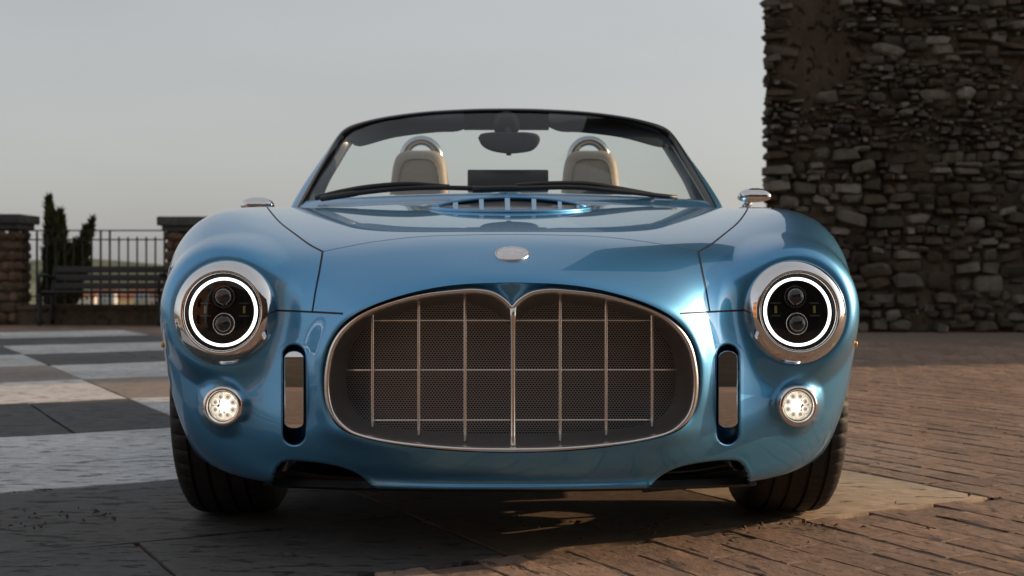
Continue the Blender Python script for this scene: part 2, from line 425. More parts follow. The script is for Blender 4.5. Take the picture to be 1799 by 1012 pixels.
# ------------------------------------------------------------------ collars round the cut-outs
def outline_frame(pts, closed=True):
    """2-D outward normals of a pixel outline"""
    A = np.array(pts, float); n = len(A)
    t = np.roll(A, -1, 0) - np.roll(A, 1, 0)
    if not closed: t[0] = A[1] - A[0]; t[-1] = A[-1] - A[-2]
    nn = np.stack([t[:, 1], -t[:, 0]], 1); nn /= np.linalg.norm(nn, axis=1, keepdims=True)
    if closed:
        c0 = A.mean(0)
        if ((A - c0) * nn).sum() < 0: nn = -nn
    return A, nn
def collar(pts, s, rings, closed=True, flip=False):
    """rings: (pixel offset, depth below the surface) -> lofted lip that starts on the body skin"""
    A, nn = outline_frame(pts, closed)
    if flip: nn = -nn
    vs_ = []; fs_ = []; n = len(A); base = []
    for k in range(n):
        q = A[k] + nn[k] * rings[1][0]
        base.append(hit(CX + s * q[0], q[1]))
    last = None
    for ro, dep in rings:
        for k in range(n):
            q = A[k] + nn[k] * ro
            if dep <= 0:
                p, nm = hit(CX + s * q[0], q[1])
                if p is None: p, nm = base[k] if base[k][0] is not None else last
                last = (p, nm)
                vs_.append(p + nm * (-dep))
            else:
                p0 = base[k][0] if base[k][0] is not None else last[0]
                vs_.append(D(s * q[0], q[1], p0.y + CAMD + dep))
    m = len(rings)
    for i in range(m - 1):
        for k in range(n if closed else n - 1):
            k2 = (k + 1) % n
            f = (i * n + k, i * n + k2, (i + 1) * n + k2, (i + 1) * n + k)
            fs_.append(f if s > 0 else f[::-1])
    return vs_, fs_
for s in (-1, 1):
    # vertical slot with its chrome overrider
    mb = MB(); out = slot_outline()
    v_, f_ = collar(out, s, [(9, -.0002), (4, -.0006), (1.5, -.0004), (0, .003), (-1.0, .009), (-1.6, .02), (-2.5, .06)])
    n_ = len(out); nb = len(v_) - n_
    f_.append(tuple(range(nb, nb + n_)))
    mb.add(v_, f_); mb.build('overrider_slot', M['paint'], body, True)
    # blade
    def blade_ring(o, dd):
        cx, hw, y0, y1 = 381.0, 16.5 + o, 617 - o, 752 + o; pts = []
        for k in range(13):
            q = math.pi * k / 12; pts.append((cx + hw * math.cos(q), y0 + 12 + o - (12 + o) * math.sin(q)))
        for tq in np.linspace(0, 1, 16)[1:-1]: pts.append((cx - hw, y0 + 12 + o + (y1 - 10 - o - y0 - 12 - o) * tq))
        for k in range(13):
            q = math.pi + math.pi * k / 12; pts.append((cx + hw * math.cos(q), y1 - 10 - o - (10 + o) * math.sin(q)))
        for tq in np.linspace(1, 0, 16)[1:-1]: pts.append((cx + hw, y0 + 12 + o + (y1 - 10 - o - y0 - 12 - o) * tq))
        res = []
        for (x, y) in pts:
            tt = (y - 617) / 135.
            d0 = 2.68 + .011 * (2 * tt - 1.05) ** 2 
            res.append(D(s * x, y, d0 + dd))
        return res
    rings = [blade_ring(1.2, .085), blade_ring(.8, .010), blade_ring(.4, .002), blade_ring(-.6, .0)]
    n_ = len(rings[0]); v_ = [p for r_ in rings for p in r_]; f_ = []
    for i in range(len(rings) - 1):
        for k in range(n_):
            f = (i * n_ + k, i * n_ + (k + 1) % n_, (i + 1) * n_ + (k + 1) % n_, (i + 1) * n_ + k)
            f_.append(f if s > 0 else f[::-1])
    nb = (len(rings) - 1) * n_
    h = n_ // 2; ff_ = []
    top_i = 6
    for k in range(h - 1):          # front face as strips across
        l0, l1 = (top_i + k) % n_, (top_i + k + 1) % n_; r0_, r1_ = (top_i - k) % n_, (top_i - k - 1) % n_
        f = (l0, l1, r1_, r0_) if k else (l0, l1, r1_)
        ff_.append(f if s > 0 else f[::-1])
    mb = MB().add(v_, f_).add(rings[-1], ff_); mb.build('overrider', M['chrome'], car, 'auto')
    # duct under the bumper
    mb = MB()
    v_, f_ = collar([tuple(p) for p in duct_curve[4:]], s, [(9, -.0003), (4, -.0008), (1.5, -.0005), (0, .004), (-1.5, .012), (-2, .05), (-2, .12)], closed=False)
    A_, n2 = outline_frame(duct_curve[4:], False)
    if n2[30][1] > 0:
        v_, f_ = collar([tuple(p) for p in duct_curve[4:]], s, [(9, -.0003), (4, -.0008), (1.5, -.0005), (0, .004), (-1.5, .012), (-2, .05), (-2, .12)], closed=False, flip=True)
    mb.add(v_, f_); mb.build('duct_lip', M['paint'], body, True)
    # lower blade inside the duct
    mb = MB(); top = spline([(232, 842), (270, 838), (330, 834), (392, 824)], 20); bot = spline([(232, 866), (280, 862), (340, 856), (392, 842)], 20)
    vs_ = [D(s * p[0], p[1], 2.80 + .05 * k / 19) for k, p in enumerate(top)] + [D(s * p[0], p[1], 2.80 + .05 * k / 19) for k, p in enumerate(bot)]
    vs_ += [v + Vector((0, .25, 0)) for v in vs_]
    fs_ = []
    for k in range(19):
        fs_ += [(k, k + 1, 20 + k + 1, 20 + k), (40 + k, 60 + k, 61 + k, 41 + k), (k, 40 + k, 41 + k, k + 1), (20 + k, 21 + k, 61 + k, 60 + k)]
    fs_ += [(0, 20, 60, 40), (19, 59, 79, 39)]
    mb.add(vs_, fs_); mb.build('duct_blade', M['black'], car, 'auto')
# black tray under the bumper
mb = MB(); xs = np.linspace(-.56, .56, 41); rows = []
for (dy, z) in ((-.575, .168), (-.585, .154), (-.57, .146), (-.3, .135), (-.3, .16)):
    rows.append([(x, dy + (.14 * (abs(x) / .56) ** 2.2 if dy < -.4 else 0), z - .012 * (abs(x) / .56) ** 2) for x in xs])
v_ = [p for r_ in rows for p in r_]; n_ = len(xs)
f_ = [(i * n_ + k, i * n_ + k + 1, (i + 1) * n_ + k + 1, (i + 1) * n_ + k) for i in range(4) for k in range(n_ - 1)]
mb.add(v_, f_); mb.build('under_tray', M['black'], car, 'auto')

# ------------------------------------------------------------------ wheels and wheel wells
def arch_lip(yc, s):
    vs_, fs_ = [], []; qs = np.linspace(R(-38), R(218), 110); rings = [(.376, 0, .0004), (.364, 0, .0012), (.357, 0, .0012), (.353, .004, 0), (.351, .012, 0), (.350, .045, 0)]
    cols = []
    for q in qs:
        y = yc + math.cos(q) * .357; z = AXZ + math.sin(q) * .357
        col = []
        ok = True; bx = None
        for (r_, inn, lift) in rings:
            y = yc + math.cos(q) * r_; z = AXZ + math.sin(q) * r_
            if inn == 0:
                p, n, i, t = BVH.ray_cast(Vector((s * 2, y, z)), Vector((-s, 0, 0)))
                if p is None or abs(p.x) < .5: ok = False; break
                bx = p.x; col.append(Vector((p.x + s * lift, y, z)))
            else: col.append(Vector((bx - s * inn, y, z)))
        cols.append(col if ok else None)
    m = len(rings); idx = []
    for c_ in cols:
        if c_ is None: idx.append(None)
        else: idx.append(len(vs_)); vs_ += c_
    for k in range(len(cols) - 1):
        if idx[k] is None or idx[k + 1] is None: continue
        for i in range(m - 1): fs_.append((idx[k] + i, idx[k] + i + 1, idx[k + 1] + i + 1, idx[k + 1] + i))
    MB().add(vs_, fs_).build('arch_lip', M['paint'], body, True)
    # liner
    mb = MB(); qs = np.linspace(R(10), R(170), 40); prof = [.50, .71]
    vs_ = [Vector((s * x, yc + math.cos(q) * .349, AXZ + math.sin(q) * .349)) for q in qs for x in prof]
    fs_ = [(2 * k, 2 * k + 1, 2 * k + 3, 2 * k + 2) for k in range(len(qs) - 1)]
    n0 = len(vs_); vs_.append(Vector((s * .50, yc, AXZ)))
    fs_ += [(2 * k, 2 * k + 2, n0) for k in range(len(qs) - 1)]
    mb.add(vs_, fs_).build('wheel_liner', M['black'], body, True)
def tyre_profile():
    # (x across, radius); symmetric, four rain grooves
    pts = [(-.104, .222), (-.110, .245), (-.1125, .268), (-.109, .290), (-.100, .3035)]
    def groove(x): return [(x - .0045, .3135), (x - .0038, .3065), (x + .0038, .3065), (x + .0045, .3135)]
    pts += [(-.088, .3105), (-.080, .3125)] + groove(-.062) + groove(-.022) + groove(.022) + groove(.062) + [(.080, .3125), (.088, .3105)]
    pts += [(.100, .3035), (.109, .290), (.1125, .268), (.110, .245), (.104, .222)]
    return pts
def make_wheel(x0, yc, s, front_):
    prof = tyre_profile(); n = 288; vs_, fs_ = [], []; m = len(prof)
    for k in range(n):
        q = 2 * math.pi * k / n
        for (x, r_) in prof:
            ph = k % 6
            # lateral grooves across the shoulders, slanted sipes across the ribs
            if .070 < abs(x) < .108 and r_ > .285 and ph in (0,): r_ -= .0055
            elif abs(x) < .058 and r_ > .312 and ((k + int(round(abs(x) * 120))) % 8 == 0): r_ -= .0022
            # flat contact patch
            yy, zz = math.cos(q) * r_, math.sin(q) * r_
            zz = max(zz, -AXZ)
            vs_.append((x, yy, zz))
    for k in range(n):
        k2 = (k + 1) % n
        for i in range(m - 1): fs_.append((k * m + i, k2 * m + i, k2 * m + i + 1, k * m + i + 1))
    root = empty('wheel', (x0, yc, AXZ)); root.parent = car
    MB().add(vs_, fs_).build('tyre', M['rubber'], root, 'auto')
    # rim: barrel, dished face and ten spokes
    mb = MB(); Mx = Matrix.Rotation(R(90), 4, 'Y')
    mb.lathe([(.222, -.104), (.226, -.108), (.218, -.106), (.205, -.09), (.196, 0), (.205, .09), (.218, .106), (.226, .108), (.222, .104)], Mx, 64)
    for k in range(10):
        q = 2 * math.pi * k / 10
        c_, s_ = math.cos(q), math.sin(q)
        mb.tube([(s * .085, c_ * .03, s_ * .03), (s * .092, c_ * .12, s_ * .12), (s * .086, c_ * .208, s_ * .208)], [.020, .013, .016], 8, True, (1.2, .7))
    mb.lathe([(.0, s * .10), (.03, s * .10), (.05, s * .09), (.055, s * .06), (.0, s * .06)], Mx, 32)
    mb.build('rim', M['alloy'], root)
    mb = MB(); mb.lathe([(.0, s * .035), (.15, s * .035), (.15, s * .01), (0, s * .01)], Mx, 40); mb.build('brake_disc', M['chrome_soft'], root)
for s in (-1, 1):
    for yc in (0.0, 2.31):
        arch_lip(yc, s); make_wheel(s * .703, yc, s, yc == 0)

# ------------------------------------------------------------------ grille
bez = [(0, 541), (14, 526), (34, 514), (58, 509.5), (86, 509.5), (165, 519), (245, 543), (287, 570), (313, 605), (324, 648), (325, 690), (317, 724), (298, 749), (268, 766), (200, 780), (100, 789.5), (0, 792)]
NB = 150
bez_r = spline(bez, NB)
def front_depth(dx, dy=0): return 2.588 + .062 * (abs(dx) / 330.) ** 2
# full closed loop, right half down, left half up
loop = [(p[0], p[1]) for p in bez_r] + [(-p[0], p[1]) for p in bez_r[::-1][1:-1]]
def inset(lp, o):
    A, nn = outline_frame(lp, True)
    B = A + nn * o
    return [tuple(q) for q in B]
def loft_px(levels, closed=True):
    n = len(levels[0][0]); vs_ = []; fs_ = []
    for lp, dd in levels:
        for (x, y) in lp: vs_.append(D(x, y, front_depth(x) + dd))
    for i in range(len(levels) - 1):
        for k in range(n): fs_.append((i * n + k, (i + 1) * n + k, (i + 1) * n + (k + 1) % n, i * n + (k + 1) % n))
    return vs_, fs_
# blue surround between the body opening and the bezel
r0 = spline([spoke_front[k][0][:2] for k in range(14)], NB)
bu = np.linspace(0, 13, 400); r0p = evaluate(C, bu, [0.0])[:, 0]
qx, qy = proj(r0p)
r0 = spline(np.stack([qx - CX, qy], 1)[::4], NB); r0d = np.interp(np.arange(NB), np.linspace(0, NB - 1, 400), r0p[:, 1] + CAMD)
# match by angle about the grille centre so the strips do not shear
def resample_by_angle(curve, ref, c0=(0, 650)):
    ang = lambda A: np.unwrap(np.arctan2(A[:, 0] - c0[0], -(A[:, 1] - c0[1])))
    a1 = ang(curve); a2 = ang(ref)
    return np.stack([np.interp(a2, a1, curve[:, 0]), np.interp(a2, a1, curve[:, 1])], 1), np.interp(a2, a1, np.arange(len(curve)))
r0m, r0i = resample_by_angle(r0, bez_r)
r0dm = np.interp(r0i, np.arange(NB), r0d)
def both(A, dep):
    L = [D(A[k, 0], A[k, 1], dep[k]) for k in range(len(A))]
    return L + [Vector((-p.x, p.y, p.z)) for p in L[::-1][1:-1]]
bd = np.array([front_depth(x) for x in bez_r[:, 0]])
lv = [both(r0m + (r0m - np.array([0, 650])) * .004, r0dm - .0005), both(r0m * .985 + bez_r * .015, r0dm + .0015), both(r0m * .9 + bez_r * .1, r0dm * .9 + bd * .1 + .006), both(r0m * .4 + bez_r * .6, r0dm * .4 + bd * .6 + .008), both(bez_r, bd + .012)]
n_ = len(lv[0]); v_ = [p for L in lv for p in L]
f_ = [(i * n_ + k, (i + 1) * n_ + k, (i + 1) * n_ + (k + 1) % n_, i * n_ + (k + 1) % n_) for i in range(len(lv) - 1) for k in range(n_)]
mesh_obj('grille_surround', v_, f_, M['paint'], body, True)

grille = empty('grille', D(0, 650, 2.70)); grille.parent = car
GOFF = -Vector(grille.location)
def gobj(mb, name, mat, smooth='auto', kind=None):
    mb.v = [v + GOFF for v in mb.v]
    o = mb.build(name, mat, grille, smooth)
    if kind: o['kind'] = kind
    return o
mb = MB()
v_, f_ = loft_px([(inset(loop, 4), .012), (inset(loop, 4.2), .0), (inset(loop, 2.5), -.007), (inset(loop, 0), -.0095), (inset(loop, -3), -.009), (inset(loop, -6), -.004), (inset(loop, -7.5), .004), (inset(loop, -7.6), .02)])
mb.add(v_, f_); gobj(mb, 'bezel', M['nickel'], True)
msh = [(0, 577), (18, 556), (48, 539), (90, 533), (160, 541), (230, 562), (268, 590), (285, 630), (288, 680), (279, 712), (254, 738), (200, 752), (100, 760), (0, 762)]
msh_r, _ = resample_by_angle(spline(msh, 240), bez_r)
mloop = [tuple(p) for p in msh_r] + [(-p[0], p[1]) for p in msh_r[::-1][1:-1]]
inl = inset(loop, -7.0)
blend = lambda t: [(a_[0] * (1 - t) + b_[0] * t, a_[1] * (1 - t) + b_[1] * t) for a_, b_ in zip(inl, mloop)]
mb = MB(); v_, f_ = loft_px([(inl, .006), (blend(.12), .03), (blend(.35), .062), (blend(.65), .092), (blend(.9), .112), (blend(1.0), .122), (blend(1.0), .16)])
mb.add(v_, f_); gobj(mb, 'dish', M['dish'], True)
# backing behind the mesh
mb = MB(); nl = len(mloop)
mb.add([D(x * 1.02, 650 + (y - 650) * 1.03, front_depth(x) + .158) for x, y in mloop], [tuple(range(nl))]); gobj(mb, 'radiator', M['black'], False)
# honeycomb mesh
def poly_contains(poly, x, y):
    inside = False; n = len(poly); j = n - 1
    for i in range(n):
        xi, yi = poly[i]; xj, yj = poly[j]
        if (yi > y) != (yj > y) and x < (xj - xi) * (y - yi) / (yj - yi) + xi: inside = not inside
        j = i
    return inside
def honeycomb(poly, pitch, wire, place, depth_m):
    """cells in pixel space; every wall is a bar with its own thickness"""
    vs_, fs_ = [], []
    x0 = min(p[0] for p in poly); x1 = max(p[0] for p in poly); y0 = min(p[1] for p in poly); y1 = max(p[1] for p in poly)
    rr_ = pitch / math.sqrt(3); rowh = 1.5 * rr_ * .80
    j = 0; y = y0
    while y < y1:
        x = x0 + (pitch / 2 if j % 2 else 0)
        while x < x1:
            if poly_contains(poly, x, y):
                n = len(vs_)
                for ri, sc in ((0, 1.0), (0, 1 - wire), (1, 1 - wire)):
                    for k in range(6):
                        q = math.pi / 6 + k * math.pi / 3
                        vs_.append(place(x + rr_ * sc * math.cos(q), y + rr_ * .8 * sc * math.sin(q), depth_m * ri))
                for k in range(6):
                    k2 = (k + 1) % 6
                    fs_ += [(n + k, n + k2, n + 6 + k2, n + 6 + k), (n + 6 + k, n + 6 + k2, n + 12 + k2, n + 12 + k)]
            x += pitch
        y += rowh; j += 1
    return vs_, fs_
v_, f_ = honeycomb([(x * 1.022, 655 + (y - 655) * 1.035) for x, y in mloop], 5.3, .30, lambda x, y, dd: D(x, y, front_depth(x) + .127 + dd), .006)
mb = MB(); mb.add(v_, f_); gobj(mb, 'mesh', M['mesh'], False, 'stuff')
def bar_foot(mb, p, r_):
    mb.lathe([(0, 0), (r_ * 1.7, .0), (r_ * 1.7, .004), (r_ * 1.1, .010), (0, .010)], Matrix.Translation(p), 14)
for bx, yt, yb in ((-244, 534, 747), (-163, 520, 762), (-82, 512, 772), (85, 512, 772), (166, 520, 762), (247, 534, 747)):
    mb = MB(); dd = front_depth(bx) + .045
    pts = [D(bx, yt - 2, dd + .012), D(bx, yt + 8, dd)] + [D(bx, y, dd - .006 * math.sin(math.pi * (y - yt) / (yb - yt))) for y in np.linspace(yt + 20, yb - 12, 8)] + [D(bx, yb, dd + .004), D(bx, yb + 4, dd + .008)]
    mb.tube(pts, .0036, 12); gobj(mb, 'vertical_bar', M['nickel'], True)
for y, x0 in ((563, 246), (650, 291), (738, 247)):
    mb = MB(); pts = [D(x, y, front_depth(x) + .046) for x in np.linspace(-x0, x0, 30)]
    mb.tube(pts, .0021, 10); gobj(mb, 'horizontal_bar', M['nickel'], True)
mb = MB(); pts = [D(2, 540, 2.585), D(2, 560, 2.592), D(2, 600, 2.60), D(2, 690, 2.605), D(2, 765, 2.603), D(2, 783, 2.598)]
mb.tube(pts, [.0078, .0062, .0052, .0050, .0052, .0065], 16); gobj(mb, 'centre_bar', M['nickel'], True)

# ------------------------------------------------------------------ headlights
def make_headlight(s):
    c0 = Vector((s * HLC.x, HLC.y, HLC.z)); n0 = Vector((s * HLN.x, HLN.y, HLN.z))
    root = empty('headlight', c0); root.parent = car
    A = Matrix.Translation(-c0) @ axis_matrix(c0, n0)
    MB().lathe([(.1172, -.022), (.1172, -.0115), (.1155, -.0075), (.1115, -.0015), (.106, .0048), (.1005, .0095), (.0955, .0125), (.0912, .0142), (.0888, .0142), (.0873, .0115), (.0866, .0)], A, 96).build('chrome_ring', M['chrome'], root, True)
    MB().lathe([(.0872, .004), (.0870, .011), (.0860, .0122), (.0850, .011), (.0848, .004)], A, 96).build('inner_rim', M['chrome_soft'], root, True)
    MB().lathe([(.0868, .002), (.078, .003), (.0765, -.001)], A, 96).build('black_rim', M['matte_black'], root, True)
    MB().lathe([(.0766, -.001), (.0763, .0040), (.0733, .0055), (.0703, .0040), (.0700, -.001)], A, 96).build('halo_ring', M['halo'], root, True)
    # dark bowl
    MB().lathe([(.0702, .001), (.066, -.010), (.055, -.020), (.03, -.026), (.0, -.027)], A, 64).build('bowl', M['matte_black'], root, True)
    for (ux, uz, r_) in ((0, -.026, .0215), (-.002, .034, .0215)):
        Bm = A @ Matrix.Translation((ux, uz, 0))
        # local axes of to_track_quat: y is up
        MB().lathe([(r_ + .004, -.026), (r_ + .0035, -.004), (r_ + .001, -.002), (r_, -.004)], Bm, 40).build('projector_rim', M['chrome_soft'] if uz < 0 else M['gloss_black'], root, True)
        MB().lathe([(r_, -.008), (r_ * .92, .0), (r_ * .7, .0055), (r_ * .4, .0085), (0, .0095)], Bm, 40).build('projector_lens', M['lens_dome'], root, True)
    for ux in (-.045, .043):
        mb = MB(); q = MB().box((0, 0, 0), (.005, .016, .004), 0, .0006)
        mb.add([A @ (v + Vector((ux, .006, -.012))) for v in q.v], q.f); mb.build('led_strip', M['led_off'], root)
        for dz_ in (-.014, .014):
            mb = MB(); q = MB().box((ux, .006 + dz_, -.013), (.022, .003, .008), 0, .0006); mb.add([A @ v for v in q.v], q.f)
            mb.build('led_bracket', M['trim'], root)
    MB().lathe([(.0850, .009), (.078, .0115), (.06, .0145), (.04, .0162), (.02, .0172), (.0, .0175)], A, 64).build('cover_glass', M['lens'], root, True)
for s in (-1, 1): make_headlight(s)
# ------------------------------------------------------------------ fog lamps
def make_fog(s):
    c0 = Vector((s * FGC.x, FGC.y - .012, FGC.z)); n0 = Vector((s * .10, -1, .04)).normalized()
    root = empty('fog_lamp', c0); root.parent = car
    A = Matrix.Translation(-c0) @ axis_matrix(c0, n0)
    MB().lathe([(.0475, -.035), (.0478, -.004), (.046, .003), (.042, .0085), (.038, .010), (.0355, .009), (.0342, .004), (.034, -.006)], A, 64).build('chrome_ring', M['chrome'], root, True)
    MB().lathe([(.0345, .001), (.0325, .002), (.0315, -.001), (.030, -.007), (.0, -.008)], A, 48).build('reflector', M['reflector'], root, True)
    for k in range(8):
        q = 2 * math.pi * k / 8 + .39; x, y = .0215 * math.cos(q), .0215 * math.sin(q)
        B = A @ Matrix.Translation((x, y, -.006))
        l_ = MB().lathe([(.0078, .0), (.0074, .005), (.0058, .0062), (.0048, .004), (.0045, .0)], B, 18).build('led_cup', M['led_cup'], root, True)
        MB().lathe([(.0046, .001), (.0035, .0045), (.0, .0055)], B, 14).build('led', M['led'], root, True)
    for k in range(4):
        q = 2 * math.pi * k / 4 + .6; x, y = .0062 * math.cos(q), .0062 * math.sin(q)
        B = A @ Matrix.Translation((x, y, -.006))
        MB().lathe([(.0062, .0), (.0055, .005), (.0, .0075)], B, 16).build('led_core', M['led_core'], root, True)
    MB().lathe([(.0342, .004), (.028, .0062), (.015, .0078), (.0, .008)], A, 40).build('cover_glass', M['lens'], root, True)
for s in (-1, 1): make_fog(s)
# side markers
for s in (-1, 1):
    p, n, i, t = BVH.ray_cast(Vector((s * 2, -.375, .455)), Vector((-s, 0, 0)))
    if p is not None:
        A = axis_matrix(p, Vector((s, -.25, 0)))
        MB().lathe([(.008, -.006), (.008, .001), (.006, .004), (.0, .005)], A, 20).build('side_marker', M['amber'], car, True)

# ------------------------------------------------------------------ emblem and bonnet louvre
p, n = hit(900.5, 447)
A = axis_matrix(p, n)
MB().lathe([(.0365, -.003), (.0368, .003), (.0355, .0045), (.034, .0042), (.0325, .0032), (.030, .0034), (.015, .0046), (.0, .005)], A, 56).build('bonnet_emblem', simple('emblem_silver', (.80, .78, .77), .22, .9, noise=.10, nscale=90, bump=.12), car, True)

vent = empty('bonnet_louvre', W(903, 372, 3.6)); vent.parent = car
VO = -Vector(vent.location)
lo_c = [(764, 367.5), (785, 370.5), (820, 372.5), (860, 373.5), (903, 374), (946, 373.5), (986, 372.5), (1021, 370.5), (1042, 367.5)]
up_c = [(764, 367), (785, 359.5), (820, 353), (860, 349), (903, 347.5), (946, 349), (986, 353), (1021, 359.5), (1042, 367)]
LO = spline(lo_c, 61); UP = spline(up_c, 61)
UP = np.stack([LO[:, 0], np.interp(LO[:, 0], UP[:, 0], UP[:, 1])], 1)
lo3 = []
for x, y in LO:
    p_, n_ = hit(x, y); lo3.append(p_ if p_ is not None else lo3[-1])
lo3 = [Vector(v) for v in lo3]
up3 = [W(x, y, lo3[k].y + CAMD + .17 * math.sin(math.pi * k / 60) ** .6) for k, (x, y) in enumerate(UP)]
def vobj(mb, name, mat, smooth='auto', kind=None):
    mb.v = [v + VO for v in mb.v]; o = mb.build(name, mat, vent, smooth)
    if kind: o['kind'] = kind
    return o
# crown: from the upper edge back down to the bonnet
mb = MB(); rows = []
for t in np.linspace(0, 1, 9):
    row = []
    for k in range(61):
        u = up3[k]; back = u + Vector((0, .02 + .16 * math.sin(math.pi * k / 60), 0))
        q, nn_, i_, t_ = BVH.ray_cast(Vector((back.x, back.y, 2)), Vector((0, 0, -1)))
        zb = (q.z if q is not None else u.z) - .002
        pt = u.lerp(back, t); h_ = (1 - t) ** 2 * (1 + 2 * t)
        q2, _, _, _ = BVH.ray_cast(Vector((pt.x, pt.y, 2)), Vector((0, 0, -1)))
        zs = q2.z if q2 is not None else zb
        hh = max(0.0, u.z - zs) if t == 0 else None
        row.append((pt, zs, h_))
    rows.append(row)
h0 = [max(.0005, rows[0][k][0].z - rows[0][k][1]) for k in range(61)]
v_ = [Vector((rows[i][k][0].x, rows[i][k][0].y, rows[i][k][1] + h0[k] * rows[i][k][2] - (.001 if i == 8 else 0))) for i in range(9) for k in range(61)]
f_ = [(i * 61 + k, i * 61 + k + 1, (i + 1) * 61 + k + 1, (i + 1) * 61 + k) for i in range(8) for k in range(60)]
mb.add(v_, f_); vobj(mb, 'crown', M['paint'], True)
lipr = [up3[k] for k in range(61)] + [lo3[k] + Vector((0, 0, .002)) for k in range(60, -1, -1)]
mb = MB(); mb.tube(lipr, .0062, 10); vobj(mb, 'rim', M['paint'], True)
back = [(lo3[k].lerp(up3[k], t)) + Vector((0, .022, 0)) for t in (0, 1) for k in range(61)]
mb = MB(); mb.add(back, [(k, k + 1, 61 + k + 1, 61 + k) for k in range(60)]); vobj(mb, 'duct', M['black'], False)
def vmap(x, y, dd):
    k = np.interp(x, LO[:, 0], np.arange(61)); i = int(min(59, k)); f = k - i
    l = lo3[i].lerp(lo3[i + 1], f); u = up3[i].lerp(up3[i + 1], f)
    yl = np.interp(x, LO[:, 0], LO[:, 1]); yu = np.interp(x, LO[:, 0], UP[:, 1])
    t = min(1, max(0, (yl - y) / max(.5, yl - yu)))
    return l.lerp(u, t) + Vector((0, .003 + dd, 0))
poly = [(x, y - 2) for x, y in LO[3:58]] + [(x, y - 11) for x, y in LO[3:58]][::-1]
v_, f_ = honeycomb(poly, 4.6, .32, vmap, .004)
mb = MB().add(v_, f_); vobj(mb, 'mesh', M['mesh'], False, 'stuff')
for x0, x1 in ((764, 778), (802, 811), (848, 856), (893, 902), (940, 948), (986, 993), (1019, 1042)):
    mb = MB(); xs = np.linspace(x0, x1, 5); fr = []
    for dd in (-.012, .004):
        for x in xs:
            for y_ in ('l', 'u'):
                yl = np.interp(x, LO[:, 0], LO[:, 1]); yu = np.interp(x, LO[:, 0], UP[:, 1])
                fr.append(vmap(x, yl if y_ == 'l' else yu, dd))
    f_ = [(2 * k, 2 * k + 2, 2 * k + 3, 2 * k + 1) for k in range(4)] + [(10 + 2 * k, 11 + 2 * k, 13 + 2 * k, 12 + 2 * k) for k in range(4)] + [(0, 1, 11, 10), (8, 18, 19, 9)]
    mb.add(fr, f_); vobj(mb, 'louvre_post', M['paint'], False)

# ------------------------------------------------------------------ windscreen
NW = 41
def ws_base(t): return Vector((.672 * t, .655 + .20 * t * t, .872 - .012 * t * t))
def ws_side(t): return None
# outer loop of the frame as pixel + depth; right half
fr_half = [(0, 191.5, 4.46), (60, 192.5, 4.46), (140, 197, 4.47), (210, 206, 4.50), (258, 217, 4.53), (282, 227, 4.55), (297, 243, 4.54), (318, 277, 4.42), (340, 313, 4.27), (362, 352, 4.11), (372, 372, 4.05)]
FH = spline(fr_half, 70)
wind = empty('windscreen', (0, .8, .85)); wind.parent = car; WO = -Vector(wind.location)
def wobj(mb, name, mat, smooth='auto'):
    mb.v = [v + WO for v in mb.v]; return mb.build(name, mat, wind, smooth)
def frame_pts(shrink_px, dd, rev=False):
    A = FH[:, :2]; n2 = np.stack([-np.gradient(A[:, 1]), np.gradient(A[:, 0])], 1); n2 /= np.linalg.norm(n2, axis=1, keepdims=True)
    if n2[0][1] < 0: n2 = -n2
    B = A + n2 * np.array(shrink_px)[:, None] if hasattr(shrink_px, '__len__') else A + n2 * shrink_px
    rt = [D(B[k, 0], B[k, 1], FH[k, 2] + dd) for k in range(len(B))]
    return [Vector((-p.x, p.y, p.z)) for p in rt[::-1]][:-1] + rt
def strip(levels, name, mat, flip=False):
    n = len(levels[0]); v_ = [p for L in levels for p in L]
    f_ = [(i * n + k, i * n + k + 1, (i + 1) * n + k + 1, (i + 1) * n + k) for i in range(len(levels) - 1) for k in range(n - 1)]
    return wobj(MB().add(v_, f_), name, mat, True)
kk = np.linspace(0, 1, 70)
wd = 5 + 8 * sstep(.45, .75, kk)                 # seal is thicker down the pillars
wd2 = 6 + 22 * sstep(.40, .62, kk) + 8 * sstep(.8, 1, kk)
strip([frame_pts(-1.0, .05), frame_pts(-1.6, .02), frame_pts(0, .0), frame_pts(1.5, -.004), frame_pts(wd * .6, -.004), frame_pts(wd, .004), frame_pts(wd, .02)], 'frame_seal', M['gloss_black'])
# painted pillar outer skin, seen behind the seal
strip([[p + Vector((0, 0, 0)) for p in frame_pts(-1.0 - 9 * sstep(.62, 1, kk), .07)], frame_pts(-1.5 - 6 * sstep(.6, 1, kk), .035), frame_pts(0.0, .012)], 'pillar_skin', M['paint'])
strip([frame_pts(wd * .8, .015), frame_pts(wd * .5 + wd2 * .5, .035), frame_pts(wd2, .05), frame_pts(wd2, .09), frame_pts(-.5, .09)], 'inner_trim', M['pillar_blue'])
# glass: loft between header half-loop and the base
hdr = frame_pts(wd * .7, .004)
nH = len(hdr); vs_, fs_ = [], []
rowsN = 14
bx = np.linspace(-1, 1, nH)
for i in range(rowsN):
    t = i / (rowsN - 1)
    for k in range(nH):
        p = hdr[k]
        bt = max(-1, min(1, p.x / .672)); q = ws_base(bt)
        if p.z < q.z + .02: q = p
        m_ = p.lerp(q, t); m_.y -= .03 * math.sin(math.pi * t) * (1 - bt * bt)
        vs_.append(m_)
fs_ = [(i * nH + k, i * nH + k + 1, (i + 1) * nH + k + 1, (i + 1) * nH + k) for i in range(rowsN - 1) for k in range(nH - 1)]
wobj(MB().add(vs_, fs_), 'glass', M['glass'], True)
